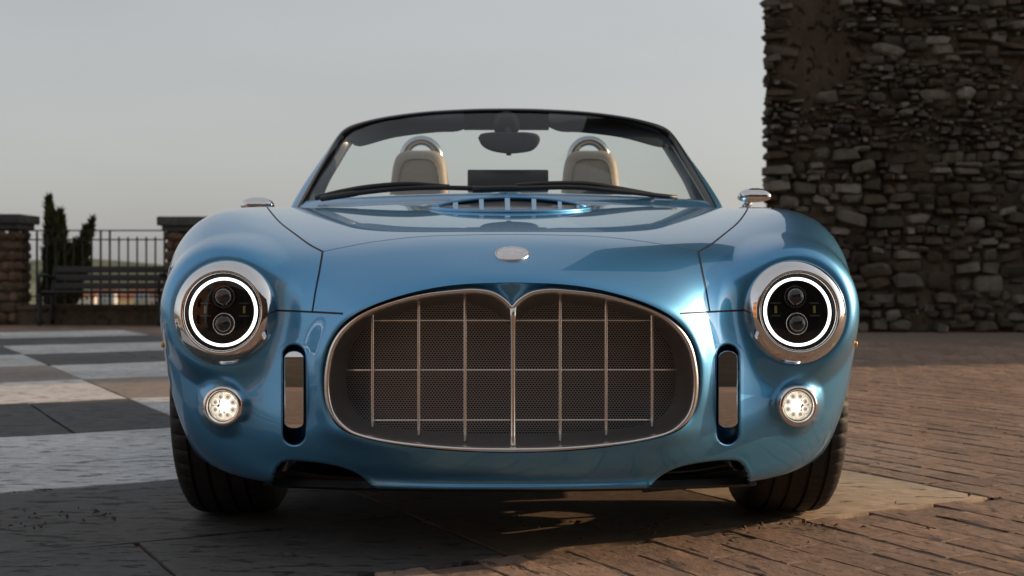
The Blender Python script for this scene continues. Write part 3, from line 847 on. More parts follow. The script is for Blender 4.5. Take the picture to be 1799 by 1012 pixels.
# scuttle between bonnet and glass
mb = MB(); xs = np.linspace(-1, 1, 41); rows = []
def skin_z(x, y):
    q, _, _, _ = BVH.ray_cast(Vector((x, y, 2)), Vector((0, 0, -1))); return q.z if q is not None else .86
for dy, f_, dz in ((-.09, 0, -.0015), (-.06, .25, .001), (-.02, .8, .001), (.03, 1, .004), (.10, 1, -.006), (.22, 1, -.036)):
    row = []
    for t in xs:
        b_ = ws_base(t); z0 = skin_z(b_.x, b_.y + dy); row.append(Vector((b_.x, b_.y + dy, z0 * (1 - f_) + max(z0 + .001, b_.z) * f_ + dz)))
    rows.append(row)
v_ = [p for r_ in rows for p in r_]; f_ = [(i * 41 + k, i * 41 + k + 1, (i + 1) * 41 + k + 1, (i + 1) * 41 + k) for i in range(5) for k in range(40)]
MB().add(v_, f_).build('scuttle', M['paint'], car, True)
# sun visors
for s in (-1, 1):
    a_ = spline([(66, 221), (90, 231), (130, 233), (200, 242), (256, 257), (270, 256)] if s < 0 else [(66, 221), (90, 231), (130, 233), (200, 242), (262, 258), (285, 258)], 24)
    b_ = spline([(62, 196), (140, 200), (210, 210), (250, 220), (272, 230), (283, 244)], 24)
    v_ = [D(s * p[0] + 4, p[1], 4.58) for p in b_] + [D(s * p[0] + 4, p[1], 4.50) for p in a_]
    v_ += [v + Vector((0, .022, .004)) for v in v_]
    f_ = [(k, k + 1, 24 + k + 1, 24 + k) for k in range(23)] + [(48 + k, 72 + k, 73 + k, 49 + k) for k in range(23)] + [(24 + k, 25 + k, 73 + k, 72 + k) for k in range(23)] + [(k, 48 + k, 49 + k, k + 1) for k in range(23)] + [(0, 24, 72, 48), (23, 71, 95, 47)]
    MB().add(v_, f_).build('sun_visor', simple('visor_fabric', (.020, .034, .050), .75), car, 'auto')
# header panel between visors
mb = MB(); v_ = [D(x, y, 4.53) for x, y in ((-75, 194), (-75, 226), (75, 226), (75, 194))]; v_ += [v + Vector((0, .05, 0)) for v in v_]
mb.add(v_, [(0, 1, 2, 3), (4, 7, 6, 5), (0, 4, 5, 1), (1, 5, 6, 2), (2, 6, 7, 3), (3, 7, 4, 0)]); mb.build('header_panel', simple('header_fabric', (.020, .032, .046), .75), car, False)
# rear view mirror
mir = empty('rear_view_mirror', D(4, 250, 4.42)); mir.parent = car; MO = -Vector(D(-6, 250, 4.42))
out = spline([(-60, 243), (-54, 235), (-30, 232), (-6, 233), (20, 232), (42, 235), (49, 243), (46, 254), (36, 264), (20, 268), (-6, 270), (-34, 266), (-52, 257), (-60, 243)], 60)[:-1]
v_ = []; f_ = []
for sc, dd in ((.86, -.020), (.97, -.014), (1, -.004), (.98, .010), (.9, .016)):
    for x, y in out: v_.append(D(-6 + (x + 6) * sc, 250 + (y - 250) * sc, 4.42 + dd))
n_ = len(out); f_ = [(i * n_ + k, (i + 1) * n_ + k, (i + 1) * n_ + (k + 1) % n_, i * n_ + (k + 1) % n_) for i in range(4) for k in range(n_)] + [tuple(range(n_)), tuple(range(4 * n_ + n_ - 1, 4 * n_ - 1, -1))]
mb = MB().add(v_, f_); mb.v = [v + MO for v in mb.v]; mb.build('mirror_shell', M['trim'], mir)
mb = MB().lathe([(.0, .0), (.022, 0), (.046, .01), (.05, .03)], axis_matrix(D(-10, 219, 4.45), (0, 1, .2)), 32); mb.v = [v + MO for v in mb.v]; mb.build('sensor_pod', M['black'], mir, True)
mb = MB().tube([D(-8, 226, 4.44), D(-6, 240, 4.43)], .012, 12); mb.v = [v + MO for v in mb.v]; mb.build('stalk', M['black'], mir, True)
mb = MB().tube([D(-6, 268, 4.42), D(-6, 273, 4.42)], .009, 12); mb.v = [v + MO for v in mb.v]; mb.build('lever', M['black'], mir, True)
# dash screen
mb = MB(); c0 = D(3, 318, 4.55); mb.box(c0, (142 / F * 4.55, .018, .082), 0, .006, R(-6)); mb.build('dash_screen', M['screen'], car)
# dashboard, tub
mb = MB(); xs = np.linspace(-.66, .66, 25); rows = []
for y, z in ((.80, .86), (.95, .882), (1.12, .885), (1.22, .86), (1.25, .80), (1.22, .66), (1.15, .40)):
    rows.append([(x, y + .03 * (x / .66) ** 2, z - .018 * (abs(x) / .66) ** 3) for x in xs])
v_ = [p for r_ in rows for p in r_]; f_ = [(i * 25 + k, i * 25 + k + 1, (i + 1) * 25 + k + 1, (i + 1) * 25 + k) for i in range(6) for k in range(24)]
MB().add(v_, f_).build('dashboard', simple('dash_leather', (.03, .035, .04), .6, bump=.05, nscale=80), car, 'auto')
mb = MB()
mb.add([(-.66, 1.0, .30), (.66, 1.0, .30), (.66, 2.35, .30), (-.66, 2.35, .30)], [(0, 1, 2, 3)])
for s in (-1, 1): mb.add([(s * .662, .85, .28), (s * .662, 2.32, .28), (s * .662, 2.32, .87), (s * .662, .85, .855)], [(0, 1, 2, 3)])
mb.add([(-.665, 2.30, .28), (.665, 2.30, .28), (.665, 2.30, .905), (-.665, 2.30, .905)], [(0, 1, 2, 3)])
mb.build('tub', simple('cabin_trim', (.10, .09, .08), .7), car, False)
# steering wheel (left-hand drive)
A = axis_matrix((.37, 1.38, .76), (0, -.9, .42)); mb = MB()
pts = [A @ Vector((.185 * math.cos(q), .185 * math.sin(q), 0)) for q in np.linspace(0, 2 * math.pi, 49)]
mb.tube(pts, .015, 10, False)
for q in (R(180), R(0), R(270)): mb.tube([A @ Vector((0, 0, -.01)), A @ Vector((.18 * math.cos(q), .18 * math.sin(q), 0))], .013, 8)
mb.build('steering_wheel', M['black'], car)
# seats
def super_cushion(c, hx, hy, hz, ex=.45, taper=0.0, n=28, m=18, bulge=0):
    vs_, fs_ = [], []
    sp = lambda v, e_: math.copysign(abs(v) ** e_, v)
    for i in range(m + 1):
        la = -math.pi / 2 + math.pi * i / m
        for k in range(n):
            lo = 2 * math.pi * k / n
            z = sp(math.sin(la), ex); cl = sp(math.cos(la), ex)
            tz = 1 - taper * (z + 1) / 2
            vs_.append((c[0] + hx * cl * sp(math.cos(lo), ex) * tz, c[1] + hy * cl * sp(math.sin(lo), .6) + bulge * z, c[2] + hz * z))
    for i in range(m):
        for k in range(n): fs_.append((i * n + k, i * n + (k + 1) % n, (i + 1) * n + (k + 1) % n, (i + 1) * n + k))
    return vs_, fs_
for s in (-1, 1):
    sx = s * .362
    seat = empty('seat', (sx, 1.85, .30)); seat.parent = car; SO = -Vector(seat.location)
    def sobj(vf, name, mat):
        mb = MB().add(*vf); mb.v = [v + SO for v in mb.v]; return mb.build(name, mat, seat, True)
    sobj(super_cushion((sx, 1.62, .40), .25, .27, .09), 'seat_cushion', M['leather'])
    sobj(super_cushion((sx, 1.98, .66), .235, .085, .27, .5, .12, bulge=.07), 'backrest', M['leather'])
    sobj(super_cushion((sx, 2.03, .985), .138, .065, .155, .42, .22, bulge=.02), 'headrest', M['leather'])
    sm = [(sx + .098 * math.copysign(abs(math.cos(q)) ** .5, math.cos(q)) * (1 - .11 * (math.copysign(abs(math.sin(q)) ** .5, math.sin(q)) + 1)), 2.03 - .0615 + .010 * math.sin(q), .985 + .115 * math.copysign(abs(math.sin(q)) ** .5, math.sin(q))) for q in np.linspace(0, 2 * math.pi, 49)]
    sb_ = MB().tube(sm, .0022, 6, False); sb_.v = [v + SO for v in sb_.v]; sb_.build('seam', M['seam'], seat, True)
    mb = MB(); hx = .076; pts = [(sx + s * .004 + hx * k0, 2.19, z0) for k0, z0 in ((-1.12, .86), (-1.10, 1.06))]
    pts += [(sx + s * .004 + hx * 1.0 * math.cos(q), 2.19, 1.118 + .082 * math.sin(q)) for q in np.linspace(math.pi, 0, 17)]
    pts += [(sx + s * .004 + hx * k0, 2.19, z0) for k0, z0 in ((1.10, 1.06), (1.12, .86))]
    mb.tube(pts, .021, 14).build('roll_hoop', M['hoop'], car, True)
# wipers
def wiper(bl, arm):
    root = empty('wiper', W(*arm[0])); root.parent = car; o_ = -Vector(root.location)
    mb = MB().tube([W(p[0] + 8, p[1], p[2]) for p in spline(bl, 26)], .0065, 8, True, (1, 1.3)); mb.v = [v + o_ for v in mb.v]; mb.build('blade', M['black'], root, True)
    mb = MB().tube([W(p[0] + 8, p[1], p[2]) for p in spline(arm, 22)], [.010] * 5 + [.0075] * 17, 8); mb.v = [v + o_ for v in mb.v]; mb.build('arm', M['black'], root, True)
wiper([(556, 348, 4.06), (600, 337, 4.02), (655, 328, 3.97), (720, 324, 3.94), (790, 329, 3.92)], [(566, 349, 4.04), (620, 341, 3.97), (690, 333, 3.93), (760, 330, 3.91), (842, 331, 3.88)])
wiper([(905, 327, 3.90), (965, 323, 3.92), (1030, 323, 3.95), (1090, 332, 3.98), (1150, 343, 4.02)], [(830, 333, 3.87), (920, 331, 3.88), (1000, 329, 3.91), (1070, 334, 3.94), (1190, 347, 4.02)])
# door mirrors
for s in (-1, 1):
    c0 = Vector((s * .862, 1.08, .885 if s > 0 else .853))
    root = empty('door_mirror', c0); root.parent = car
    vs_, fs_ = super_cushion((0, 0, 0), .058, .045, .032, .9, .0, 24, 14)
    vs_ = [(x, y - .01 * (abs(x) / .05), z * (1.0 if z > 0 else .55)) for x, y, z in vs_]
    MB().add(vs_, fs_).build('mirror_cap', M['chrome'], root, True)
    MB().tube([(-s * .01, .01, -.012), (-s * .04, .03, -.055)], [.012, .016], 10).build('mirror_stem', M['chrome'], root, True)
# rear lamps, door handles
for s in (-1, 1):
    A = axis_matrix((s * .60, 3.045, .60), (s * .3, 1, .1))
    MB().lathe([(.055, -.02), (.055, .012), (.045, .02), (0, .024)], A, 32).build('tail_lamp', simple('red_lens', (.45, .01, .01), .15, 0, 1), car, True)
    p, n, i, t = BVH.ray_cast(Vector((s * 2, 1.62, .70)), Vector((-s, 0, 0)))
    if p is not None: MB().box((p.x + s * .012, 1.62, .70), (.016, .13, .018), 0, .005).build('door_handle', M['chrome'], door_r if s > 0 else door_l)
# the car stands turned by a hair
YAW = .0105; piv = Vector((0, -.72, 0)); car.rotation_euler = (0, 0, YAW)
car.location = piv - Matrix.Rotation(YAW, 3, 'Z') @ piv

# ================================================================== the place
def piece_mat(name, cols, rough=.75, bump=.25, nscale=25, pits=0.0, island=False, spec=.35, pit_col=(.03, .028, .026), streak=1.0, turn=False):
    """stone whose tint changes from piece to piece, with grain, pits and wear"""
    m, t, b = nt(name); L = t.links
    tc = t.nodes.new('ShaderNodeTexCoord')
    if island:
        g = t.nodes.new('ShaderNodeNewGeometry'); rnd = g.outputs['Random Per Island']
        co = g.outputs['Position']
    else:
        oi = t.nodes.new('ShaderNodeObjectInfo'); rnd = oi.outputs['Random']
        g = t.nodes.new('ShaderNodeNewGeometry'); co = g.outputs['Position']
    if turn:     # turn the grain so that it runs along the courses
        vr = t.nodes.new('ShaderNodeVectorRotate'); vr.rotation_type = 'Z_AXIS'; vr.inputs['Angle'].default_value = R(-118.6)
        L.new(co, vr.inputs['Vector']); co = vr.outputs[0]
    cr = t.nodes.new('ShaderNodeValToRGB'); cr.color_ramp.interpolation = 'LINEAR'
    el = cr.color_ramp.elements
    while len(el) < len(cols): el.new(.5)
    for i, c_ in enumerate(cols): el[i].position = i / max(1, len(cols) - 1); el[i].color = (*c_, 1)
    L.new(rnd, cr.inputs[0])
    mp = t.nodes.new('ShaderNodeMapping'); mp.inputs['Scale'].default_value = (1, streak, 1); mp.inputs['Rotation'].default_value = (0, 0, R(28.6)); L.new(co, mp.inputs[0])
    n1 = t.nodes.new('ShaderNodeTexNoise'); n1.inputs['Scale'].default_value = nscale; n1.inputs['Detail'].default_value = 8; n1.inputs['Roughness'].default_value = .65
    L.new(mp.outputs[0], n1.inputs['Vector'])
    n2 = t.nodes.new('ShaderNodeTexNoise'); n2.inputs['Scale'].default_value = 1.3; n2.inputs['Detail'].default_value = 5; L.new(co, n2.inputs['Vector'])
    r1 = t.nodes.new('ShaderNodeMapRange'); r1.inputs[1].default_value = .3; r1.inputs[2].default_value = .7; r1.inputs[3].default_value = .72; r1.inputs[4].default_value = 1.25; L.new(n1.outputs[0], r1.inputs[0])
    r2 = t.nodes.new('ShaderNodeMapRange'); r2.inputs[1].default_value = .3; r2.inputs[2].default_value = .7; r2.inputs[3].default_value = .78; r2.inputs[4].default_value = 1.18; L.new(n2.outputs[0], r2.inputs[0])
    mu = t.nodes.new('ShaderNodeMath'); mu.operation = 'MULTIPLY'; L.new(r1.outputs[0], mu.inputs[0]); L.new(r2.outputs[0], mu.inputs[1])
    mx = t.nodes.new('ShaderNodeMix'); mx.data_type = 'RGBA'; mx.blend_type = 'MULTIPLY'; mx.inputs[0].default_value = 1
    L.new(cr.outputs[0], mx.inputs[6]); L.new(mu.outputs[0], mx.inputs[7])
    col = mx.outputs[2]; hgt = n1.outputs[0]
    if pits:
        mp2 = t.nodes.new('ShaderNodeMapping'); mp2.inputs['Rotation'].default_value = (0, 0, R(28.6)); mp2.inputs['Scale'].default_value = (1, 3.0, 1); L.new(co, mp2.inputs[0])
        n3 = t.nodes.new('ShaderNodeTexNoise'); n3.inputs['Scale'].default_value = 9; n3.inputs['Detail'].default_value = 9; n3.inputs['Roughness'].default_value = .7; L.new(mp2.outputs[0], n3.inputs['Vector'])
        r3 = t.nodes.new('ShaderNodeMapRange'); r3.inputs[1].default_value = .60 - .06 * pits; r3.inputs[2].default_value = .66 - .06 * pits; L.new(n3.outputs[0], r3.inputs[0])
        mp3 = t.nodes.new('ShaderNodeMix'); mp3.data_type = 'RGBA'; mp3.inputs[7].default_value = (*pit_col, 1); L.new(r3.outputs[0], mp3.inputs[0]); L.new(col, mp3.inputs[6]); col = mp3.outputs[2]
        sb = t.nodes.new('ShaderNodeMath'); sb.operation = 'SUBTRACT'; L.new(n1.outputs[0], sb.inputs[0]); L.new(r3.outputs[0], sb.inputs[1]); hgt = sb.outputs[0]
    L.new(col, b.inputs['Base Color'])
    bp = t.nodes.new('ShaderNodeBump'); bp.inputs['Strength'].default_value = bump; bp.inputs['Distance'].default_value = .012
    L.new(hgt, bp.inputs['Height']); L.new(bp.outputs[0], b.inputs['Normal'])
    b.inputs['Roughness'].default_value = rough; b.inputs['Specular IOR Level'].default_value = spec
    return m
brick_cols = [(.23, .158, .115), (.265, .182, .134), (.245, .168, .127), (.295, .21, .158), (.215, .147, .112), (.27, .195, .15)]
M['brick'] = piece_mat('red_paving_stone', brick_cols, .78, .5, 26, .50, streak=1.2, turn=True)
M['brick_far'] = piece_mat('red_paving_stone_far', brick_cols, .78, .5, 26, .50, island=True, streak=1.2, turn=True)
M['white_slab'] = piece_mat('pale_marble_slab', [(.54, .535, .53), (.60, .595, .585), (.50, .495, .49)], .62, .5, 16, .75, pit_col=(.10, .095, .09), streak=1.6)
M['cream_slab'] = piece_mat('worn_cream_slab', [(.42, .33, .24), (.39, .305, .22)], .7, .5, 12, .45, pit_col=(.07, .05, .035), streak=1.6)
M['brown_slab'] = piece_mat('brown_slab', [(.13, .095, .065), (.15, .11, .075)], .7, .5, 12, .35, pit_col=(.04, .03, .022), streak=1.6)
M['dark_slab'] = piece_mat('dark_slate_slab', [(.085, .083, .082), (.10, .095, .09), (.075, .073, .074)], .7, .9, 14, .65, pit_col=(.035, .034, .033), streak=1.6)
M['buff_slab'] = piece_mat('buff_slab', [(.24, .20, .17), (.27, .225, .19)], .7, .5, 14, .2, streak=1.6)
M['joint'] = simple('brick_joint', (.17, .122, .092), .95, noise=.35, nscale=30, bump=.4)
M['bed'] = simple('mortar_bed', (.055, .047, .04), .95, noise=.4, nscale=40, bump=.4)

# ---- terrace sheet: brick-like beyond the laid pieces
def terrace_mat():
    m, t, b = nt('terrace_brick'); L = t.links
    g = t.nodes.new('ShaderNodeNewGeometry'); mp = t.nodes.new('ShaderNodeMapping'); mp.inputs['Rotation'].default_value = (0, 0, R(-28.6 + 90)); L.new(g.outputs['Position'], mp.inputs[0])
    br = t.nodes.new('ShaderNodeTexBrick'); br.inputs['Scale'].default_value = 1; br.inputs['Brick Width'].default_value = .235; br.inputs['Row Height'].default_value = .115
    br.inputs['Mortar Size'].default_value = .006; br.inputs['Color1'].default_value = (.23, .158, .118, 1); br.inputs['Color2'].default_value = (.28, .195, .148, 1); br.inputs['Mortar'].default_value = (.13, .09, .07, 1)
    L.new(mp.outputs[0], br.inputs[0])
    n = t.nodes.new('ShaderNodeTexNoise'); n.inputs['Scale'].default_value = 5; n.inputs['Detail'].default_value = 8; L.new(g.outputs['Position'], n.inputs[0])
    r = t.nodes.new('ShaderNodeMapRange'); r.inputs[1].default_value = .3; r.inputs[2].default_value = .7; r.inputs[3].default_value = .7; r.inputs[4].default_value = 1.3; L.new(n.outputs[0], r.inputs[0])
    mx = t.nodes.new('ShaderNodeMix'); mx.data_type = 'RGBA'; mx.blend_type = 'MULTIPLY'; mx.inputs[0].default_value = 1; L.new(br.outputs[0], mx.inputs[6]); L.new(r.outputs[0], mx.inputs[7]); L.new(mx.outputs[2], b.inputs['Base Color'])
    ad = t.nodes.new('ShaderNodeMath'); ad.operation = 'SUBTRACT'; L.new(n.outputs[0], ad.inputs[0]); L.new(br.outputs['Fac'], ad.inputs[1])
    bp = t.nodes.new('ShaderNodeBump'); bp.inputs['Strength'].default_value = .5; bp.inputs['Distance'].default_value = .012; L.new(ad.outputs[0], bp.inputs['Height']); L.new(bp.outputs[0], b.inputs['Normal'])
    b.inputs['Roughness'].default_value = .78; b.inputs['Specular IOR Level'].default_value = .35
    return m
TY = 15.5 - CAMD        # back edge of the terrace, where the parapet stands
terr = mesh_obj('pavement', [(-45, -60, -.012), (60, -60, -.012), (60, TY + .3, -.012), (-45, TY + .3, -.012)], [(0, 1, 2, 3)], terrace_mat(), None, False)
tag(terr, 'weathered stone and brick paving of the terrace', kind='structure')
# ---- laid pieces. a runs along E2, b along E1
TH = R(28.6); E1 = Vector((-math.sin(TH), math.cos(TH), 0)); E2 = Vector((math.cos(TH), math.sin(TH), 0))
ORI = Vector((0, -CAMD, 0))
def ab(a_, b_): return ORI + E2 * a_ + E1 * b_
def to_ab(p): v = Vector(p) - ORI; return v.dot(E2), v.dot(E1)
def slab_mesh(name, la, lb, th, bev, seed, jag=.0):
    """a worn slab: top face a little domed, bevelled rim, ragged edge; origin at the middle of its top"""
    rnd = random.Random(seed); n = 5
    rim = []
    for k in range(n): rim.append((-.5 + k / n, -.5))
    for k in range(n): rim.append((.5, -.5 + k / n))
    for k in range(n): rim.append((.5 - k / n, .5))
    for k in range(n): rim.append((-.5, .5 - k / n))
    vs_ = []; m = len(rim)
    js = [rnd.uniform(-jag, jag) for _ in rim]
    for (ins, z) in ((0, -th), (0, -bev * .9), (bev, 0)):
        for i, (x, y) in enumerate(rim):
            X, Y = x * la, y * lb
            X -= math.copysign(min(abs(X), ins + (js[i] if abs(abs(x) - .5) < 1e-6 else 0)), X); Y -= math.copysign(min(abs(Y), ins + (js[i] if abs(abs(y) - .5) < 1e-6 else 0)), Y)
            vs_.append((X, Y, z + (rnd.uniform(-.0012, .0012) if z == 0 else 0)))
    fs_ = [(i * m + k, i * m + (k + 1) % m, (i + 1) * m + (k + 1) % m, (i + 1) * m + k) for i in range(2) for k in range(m)]
    vs_.append((0, 0, .0005)); c_ = len(vs_) - 1
    fs_ += [(2 * m + k, 2 * m + (k + 1) % m, c_) for k in range(m)]
    me = bpy.data.meshes.new(name); me.from_pydata(vs_, [], fs_); me.update()
    me.polygons.foreach_set('use_smooth', [True] * len(me.polygons))
    try: me.set_sharp_from_angle(angle=R(30))
    except Exception: pass
    return me
# checkerboard of big square fields, each laid from two or three long slabs
CELL_A, CELL_B, A0, B0 = 1.30, 1.285, 1.31, 3.80
A_END, B_NEAR = 2.83, 2.42
def place_slab(a0, a1, b0, b1, mat, seed):
    me = slab_mesh('paving_slab', a1 - a0 - .008, b1 - b0 - .008, .03, .003, seed, .004)
    me.materials.append(mat)
    o = bpy.data.objects.new('paving_slab', me); COL.objects.link(o)
    o.location = ab((a0 + a1) / 2, (b0 + b1) / 2) + Vector((0, 0, random.uniform(-.002, .0) + .012)); o.rotation_euler = (random.uniform(-.0012, .0012), random.uniform(-.0012, .0012), TH)
    o.parent = terr; o.location.z -= 0.012
    return o
rnd = random.Random(3); nslab = 0
for i in range(-6, 2):
    for j in range(-2, 8):
        a0 = A0 + i * CELL_A; a1 = a0 + CELL_A; b0 = B0 + j * CELL_B; b1 = b0 + CELL_B
        if i >= 1: continue
        if i == 0: a1 = A_END
        if j == -1: b0 = B_NEAR
        if j < -1: continue
        c_ = ab((a0 + a1) / 2, (b0 + b1) / 2)
        if c_.y > TY - .6 or c_.x < -7.5: continue
        white = (i + j) % 2 == 1
        mat = (M['cream_slab'] if (i == 0 and j == -1) else M['white_slab']) if white else (M['buff_slab'] if (j in (2, 3) ) else M['dark_slab'])
        cuts = [b0, b0 + (b1 - b0) * rnd.uniform(.38, .62), b1] if rnd.random() < .8 else [b0, b1]
        for q in range(len(cuts) - 1):
            ac = [a0, a1]
            if i == 0 and j == -1: ac = [a0, 2.16, a1]
            if not white and a1 - a0 > .8 and rnd.random() < .6: ac = [a0, a0 + (a1 - a0) * rnd.uniform(.35, .65), a1]
            for w_ in range(len(ac) - 1):
                place_slab(ac[w_], ac[w_ + 1], cuts[q], cuts[q + 1], M['brown_slab'] if (i == 0 and j == -1 and w_ == 0) else mat, nslab); nslab += 1
# paving bricks, long side along E1, rows running along E1
LB, WB = .235, .115
brick_me = [slab_mesh('paving_brick', WB - .006, LB - .006, .03, .0025, 100 + k, .003) for k in range(8)]
for me in brick_me: me.materials.append(M['brick'])
cand = []
for i in range(-40, 110):
    a0 = A_END + (i + .5) * WB + .0
    for j in range(-30, 80):
        b0 = B_NEAR + (j + (.5 if i % 2 else 0)) * LB - LB / 2
        inside_field = (a0 < A_END) and (b0 > B_NEAR - LB * .25)
        p = ab(a0, b0)
        if a0 < A_END and b0 > B_NEAR - LB * .45: continue
        d_ = p.y + CAMD
        if d_ < 2.2 or d_ > 11.5: continue
        if abs(p.x) / d_ > .50: continue
        # hidden under or behind the car
        if abs(p.x) < .55 and -.2 < p.y < 2.9: continue
        cand.append((d_, a0, b0, p))
cand.sort(key=lambda c_: c_[0])
rnd = random.Random(11); far = MB()
for n_, (d_, a0, b0, p) in enumerate(cand):
    me = brick_me[rnd.randrange(8)]
    z = rnd.uniform(-.002, .0008); rot = (rnd.uniform(-.003, .003), rnd.uniform(-.006, .006), TH + rnd.uniform(-.015, .015) + (math.pi if rnd.random() < .5 else 0))
    loc = p + Vector((rnd.uniform(-.003, .003), rnd.uniform(-.003, .003), z))
    if n_ < 300:
        o = bpy.data.objects.new('paving_brick', me); COL.objects.link(o); o.parent = terr
        o.location = loc; o.rotation_euler = rot
        if rnd.random() < .22: o.scale = (rnd.uniform(.78, .95), rnd.uniform(.9, 1), 1)
    else:
        Mx = Matrix.LocRotScale(loc, __import__('mathutils').Euler(rot), Vector((rnd.uniform(.8, 1), rnd.uniform(.92, 1), 1)))
        far.add([Mx @ v.co for v in me.vertices], [tuple(f.vertices) for f in me.polygons])
# sand and dirt filling the joints
c4 = [ab(-7, -1), ab(16, -1), ab(16, 16), ab(A_END + .01, 16), ab(A_END + .01, B_NEAR - .03), ab(-7, B_NEAR - .03)]
c4 = [Vector((p.x, min(p.y, 13.4 - CAMD - .3), -.003)) for p in c4]
mesh_obj('joint_sand', c4, [tuple(range(6))], M['joint'], terr, False)
o = far.build('paving_brick_field', M['brick_far'], terr); o['kind'] = 'stuff'

# ------------------------------------------------------------------ castle wall on the right
rub_cols = [(.045, .035, .025), (.066, .050, .035), (.085, .062, .042), (.056, .050, .042), (.105, .092, .077), (.048, .040, .029), (.064, .052, .038), (.22, .195, .165), (.12, .103, .082), (.072, .047, .032)]
M['rubble'] = piece_mat('rubble_stone', rub_cols, .85, .7, 14, .0, spec=.25)
M['rubble_far'] = piece_mat('rubble_stone_small', rub_cols, .85, .7, 14, .0, island=True, spec=.25)
M['rub_mortar'] = piece_mat('lime_mortar', [(.078, .058, .040), (.078, .058, .040)], .95, 1.0, 7, .7, spec=.2, pit_col=(.014, .012, .010))
WD = 13.4; WY = WD - CAMD; WX = 2.70; WH = 19.0
wall = empty('castle_wall', (WX + 3, WY + .5, 0))
tag(wall, 'tall dark castle tower wall of rough rubble stone beside the terrace', 'wall'); KO = -Vector(wall.location)
bm = bmesh.new()
# core with a rough face
nx, nz = 110, 150; grid = []
xs = np.concatenate([np.linspace(WX + .02, 8, 90), np.linspace(8.5, 22, 16)]); zs = np.linspace(-.1, WH, nz)
from mathutils import noise as mnoise
for z in zs:
    row = []
    for k, x in enumerate(xs):
        dn = mnoise.noise((x * 2.2, z * 2.2, 1)) * .05 + mnoise.noise((x * 6, z * 6, 3)) * .03
        xx = x + (mnoise.noise((z * 3.1, 7, 2)) * .05 if k == 0 else 0)
        row.append(bm.verts.new(Vector((xx, WY + .015 + dn, z)) + KO))
    grid.append(row)
for i in range(len(zs) - 1):
    for k in range(len(xs) - 1): bm.faces.new((grid[i][k], grid[i][k + 1], grid[i + 1][k + 1], grid[i + 1][k]))
# left return running back, top, back, right side
def back(v, yy): 
    p = v.co - KO; t = (yy + CAMD) / (p.y + CAMD); return bm.verts.new(Vector((p.x * t + .05, yy, p.z)) + KO)
lb = [back(grid[i][0], WY + 6.5) for i in range(len(zs))]
for i in range(len(zs) - 1): bm.faces.new((grid[i][0], grid[i + 1][0], lb[i + 1], lb[i]))
tr = [bm.verts.new(Vector((22, WY + 6.5, z)) + KO) for z in (-.1, WH)]
bm.faces.new([grid[-1][k] for k in range(len(xs))] + [tr[1], lb[-1]])
bm.faces.new((lb[0], lb[-1], tr[1], tr[0]))
bm.faces.new([grid[i][-1] for i in range(len(zs))] + [tr[1], tr[0]])
bm.normal_update(); me = bpy.data.meshes.new('core'); bm.to_mesh(me); bm.free(); me.materials.append(M['rub_mortar'])
me.polygons.foreach_set('use_smooth', [True] * len(me.polygons))
core = bpy.data.objects.new('core', me); COL.objects.link(core); core.parent = wall
def stone_mesh(seed):
    rnd = random.Random(seed); bm = bmesh.new(); bmesh.ops.create_cube(bm, size=1)
    for v in bm.verts: v.co = Vector((v.co.x * rnd.uniform(.72, 1.0), v.co.y * rnd.uniform(.8, 1), v.co.z * rnd.uniform(.70, 1.0)))
    bmesh.ops.bevel(bm, geom=bm.edges[:], offset=rnd.uniform(.12, .26), segments=1, affect='EDGES')
    for v in bm.verts: v.co += Vector((rnd.uniform(-.06, .06), rnd.uniform(-.08, .08), rnd.uniform(-.06, .06)))
    bmesh.ops.recalc_face_normals(bm, faces=bm.faces[:])
    me = bpy.data.meshes.new('stone'); bm.to_mesh(me); bm.free(); me.materials.append(M['rubble'])
    me.polygons.foreach_set('use_smooth', [True] * len(me.polygons))
    try: me.set_sharp_from_angle(angle=R(40))
    except Exception: pass
    return me
st_me = [stone_mesh(500 + k) for k in range(24)]
rnd = random.Random(21); stones = []; z = 0.0
while z < 4.6:
    big = rnd.random() < .16
    h = rnd.uniform(.13, .20) if big else (rnd.uniform(.04, .105) if z > 1.7 else rnd.uniform(.06, .15))
    x = WX - rnd.uniform(.0, .03)
    while x < 7.4:
        w_ = h * rnd.uniform(.8, 2.4) * (1.6 if rnd.random() < .12 else 1); w_ = min(w_, .36)
        # stretches of bare mortar higher up
        bare = mnoise.noise((x * .8, z * .8, 5)) + (.02 if z > 2.6 else -.35)
        if bare < .25 or x < WX + .1:
            if h > .14 and rnd.random() < .35:
                hh = h * rnd.uniform(.4, .6); stones.append((x + w_ / 2, z + hh / 2, w_, hh)); stones.append((x + w_ / 2 + rnd.uniform(-.02, .02), z + hh + (h - hh) / 2, w_ * rnd.uniform(.8, 1), h - hh))
            else: stones.append((x + w_ / 2, z + h / 2 + rnd.uniform(-.03, .03), w_, h))
        x += w_ * rnd.uniform(.98, 1.10)
    z += h * rnd.uniform(.94, 1.0)
vis = [s_ for s_ in stones if s_[0] < 5.9 and s_[1] < 3.75 and s_[1] > .1]
vis.sort(key=lambda s_: -(s_[2] * s_[3])); keep = set(id(s_) for s_ in vis[:300])
small = MB()
for s_ in stones:
    x, z, w_, h = s_; me = st_me[rnd.randrange(24)]
    loc = Vector((x, WY + .035 + rnd.uniform(-.045, .03), z)) + KO; rot = (rnd.uniform(-.1, .1), rnd.gauss(0, .11), rnd.uniform(-.2, .2)); sc = (w_ * rnd.uniform(.95, 1.15), rnd.uniform(.12, .24), h * rnd.uniform(.9, 1.25))
    if id(s_) in keep:
        o = bpy.data.objects.new('stone', me); COL.objects.link(o); o.parent = wall; o.location = loc; o.rotation_euler = rot; o.scale = sc
    else:
        Mx = Matrix.LocRotScale(loc, __import__('mathutils').Euler(rot), Vector(sc))
        small.add([Mx @ v.co for v in me.vertices], [tuple(f.vertices) for f in me.polygons])
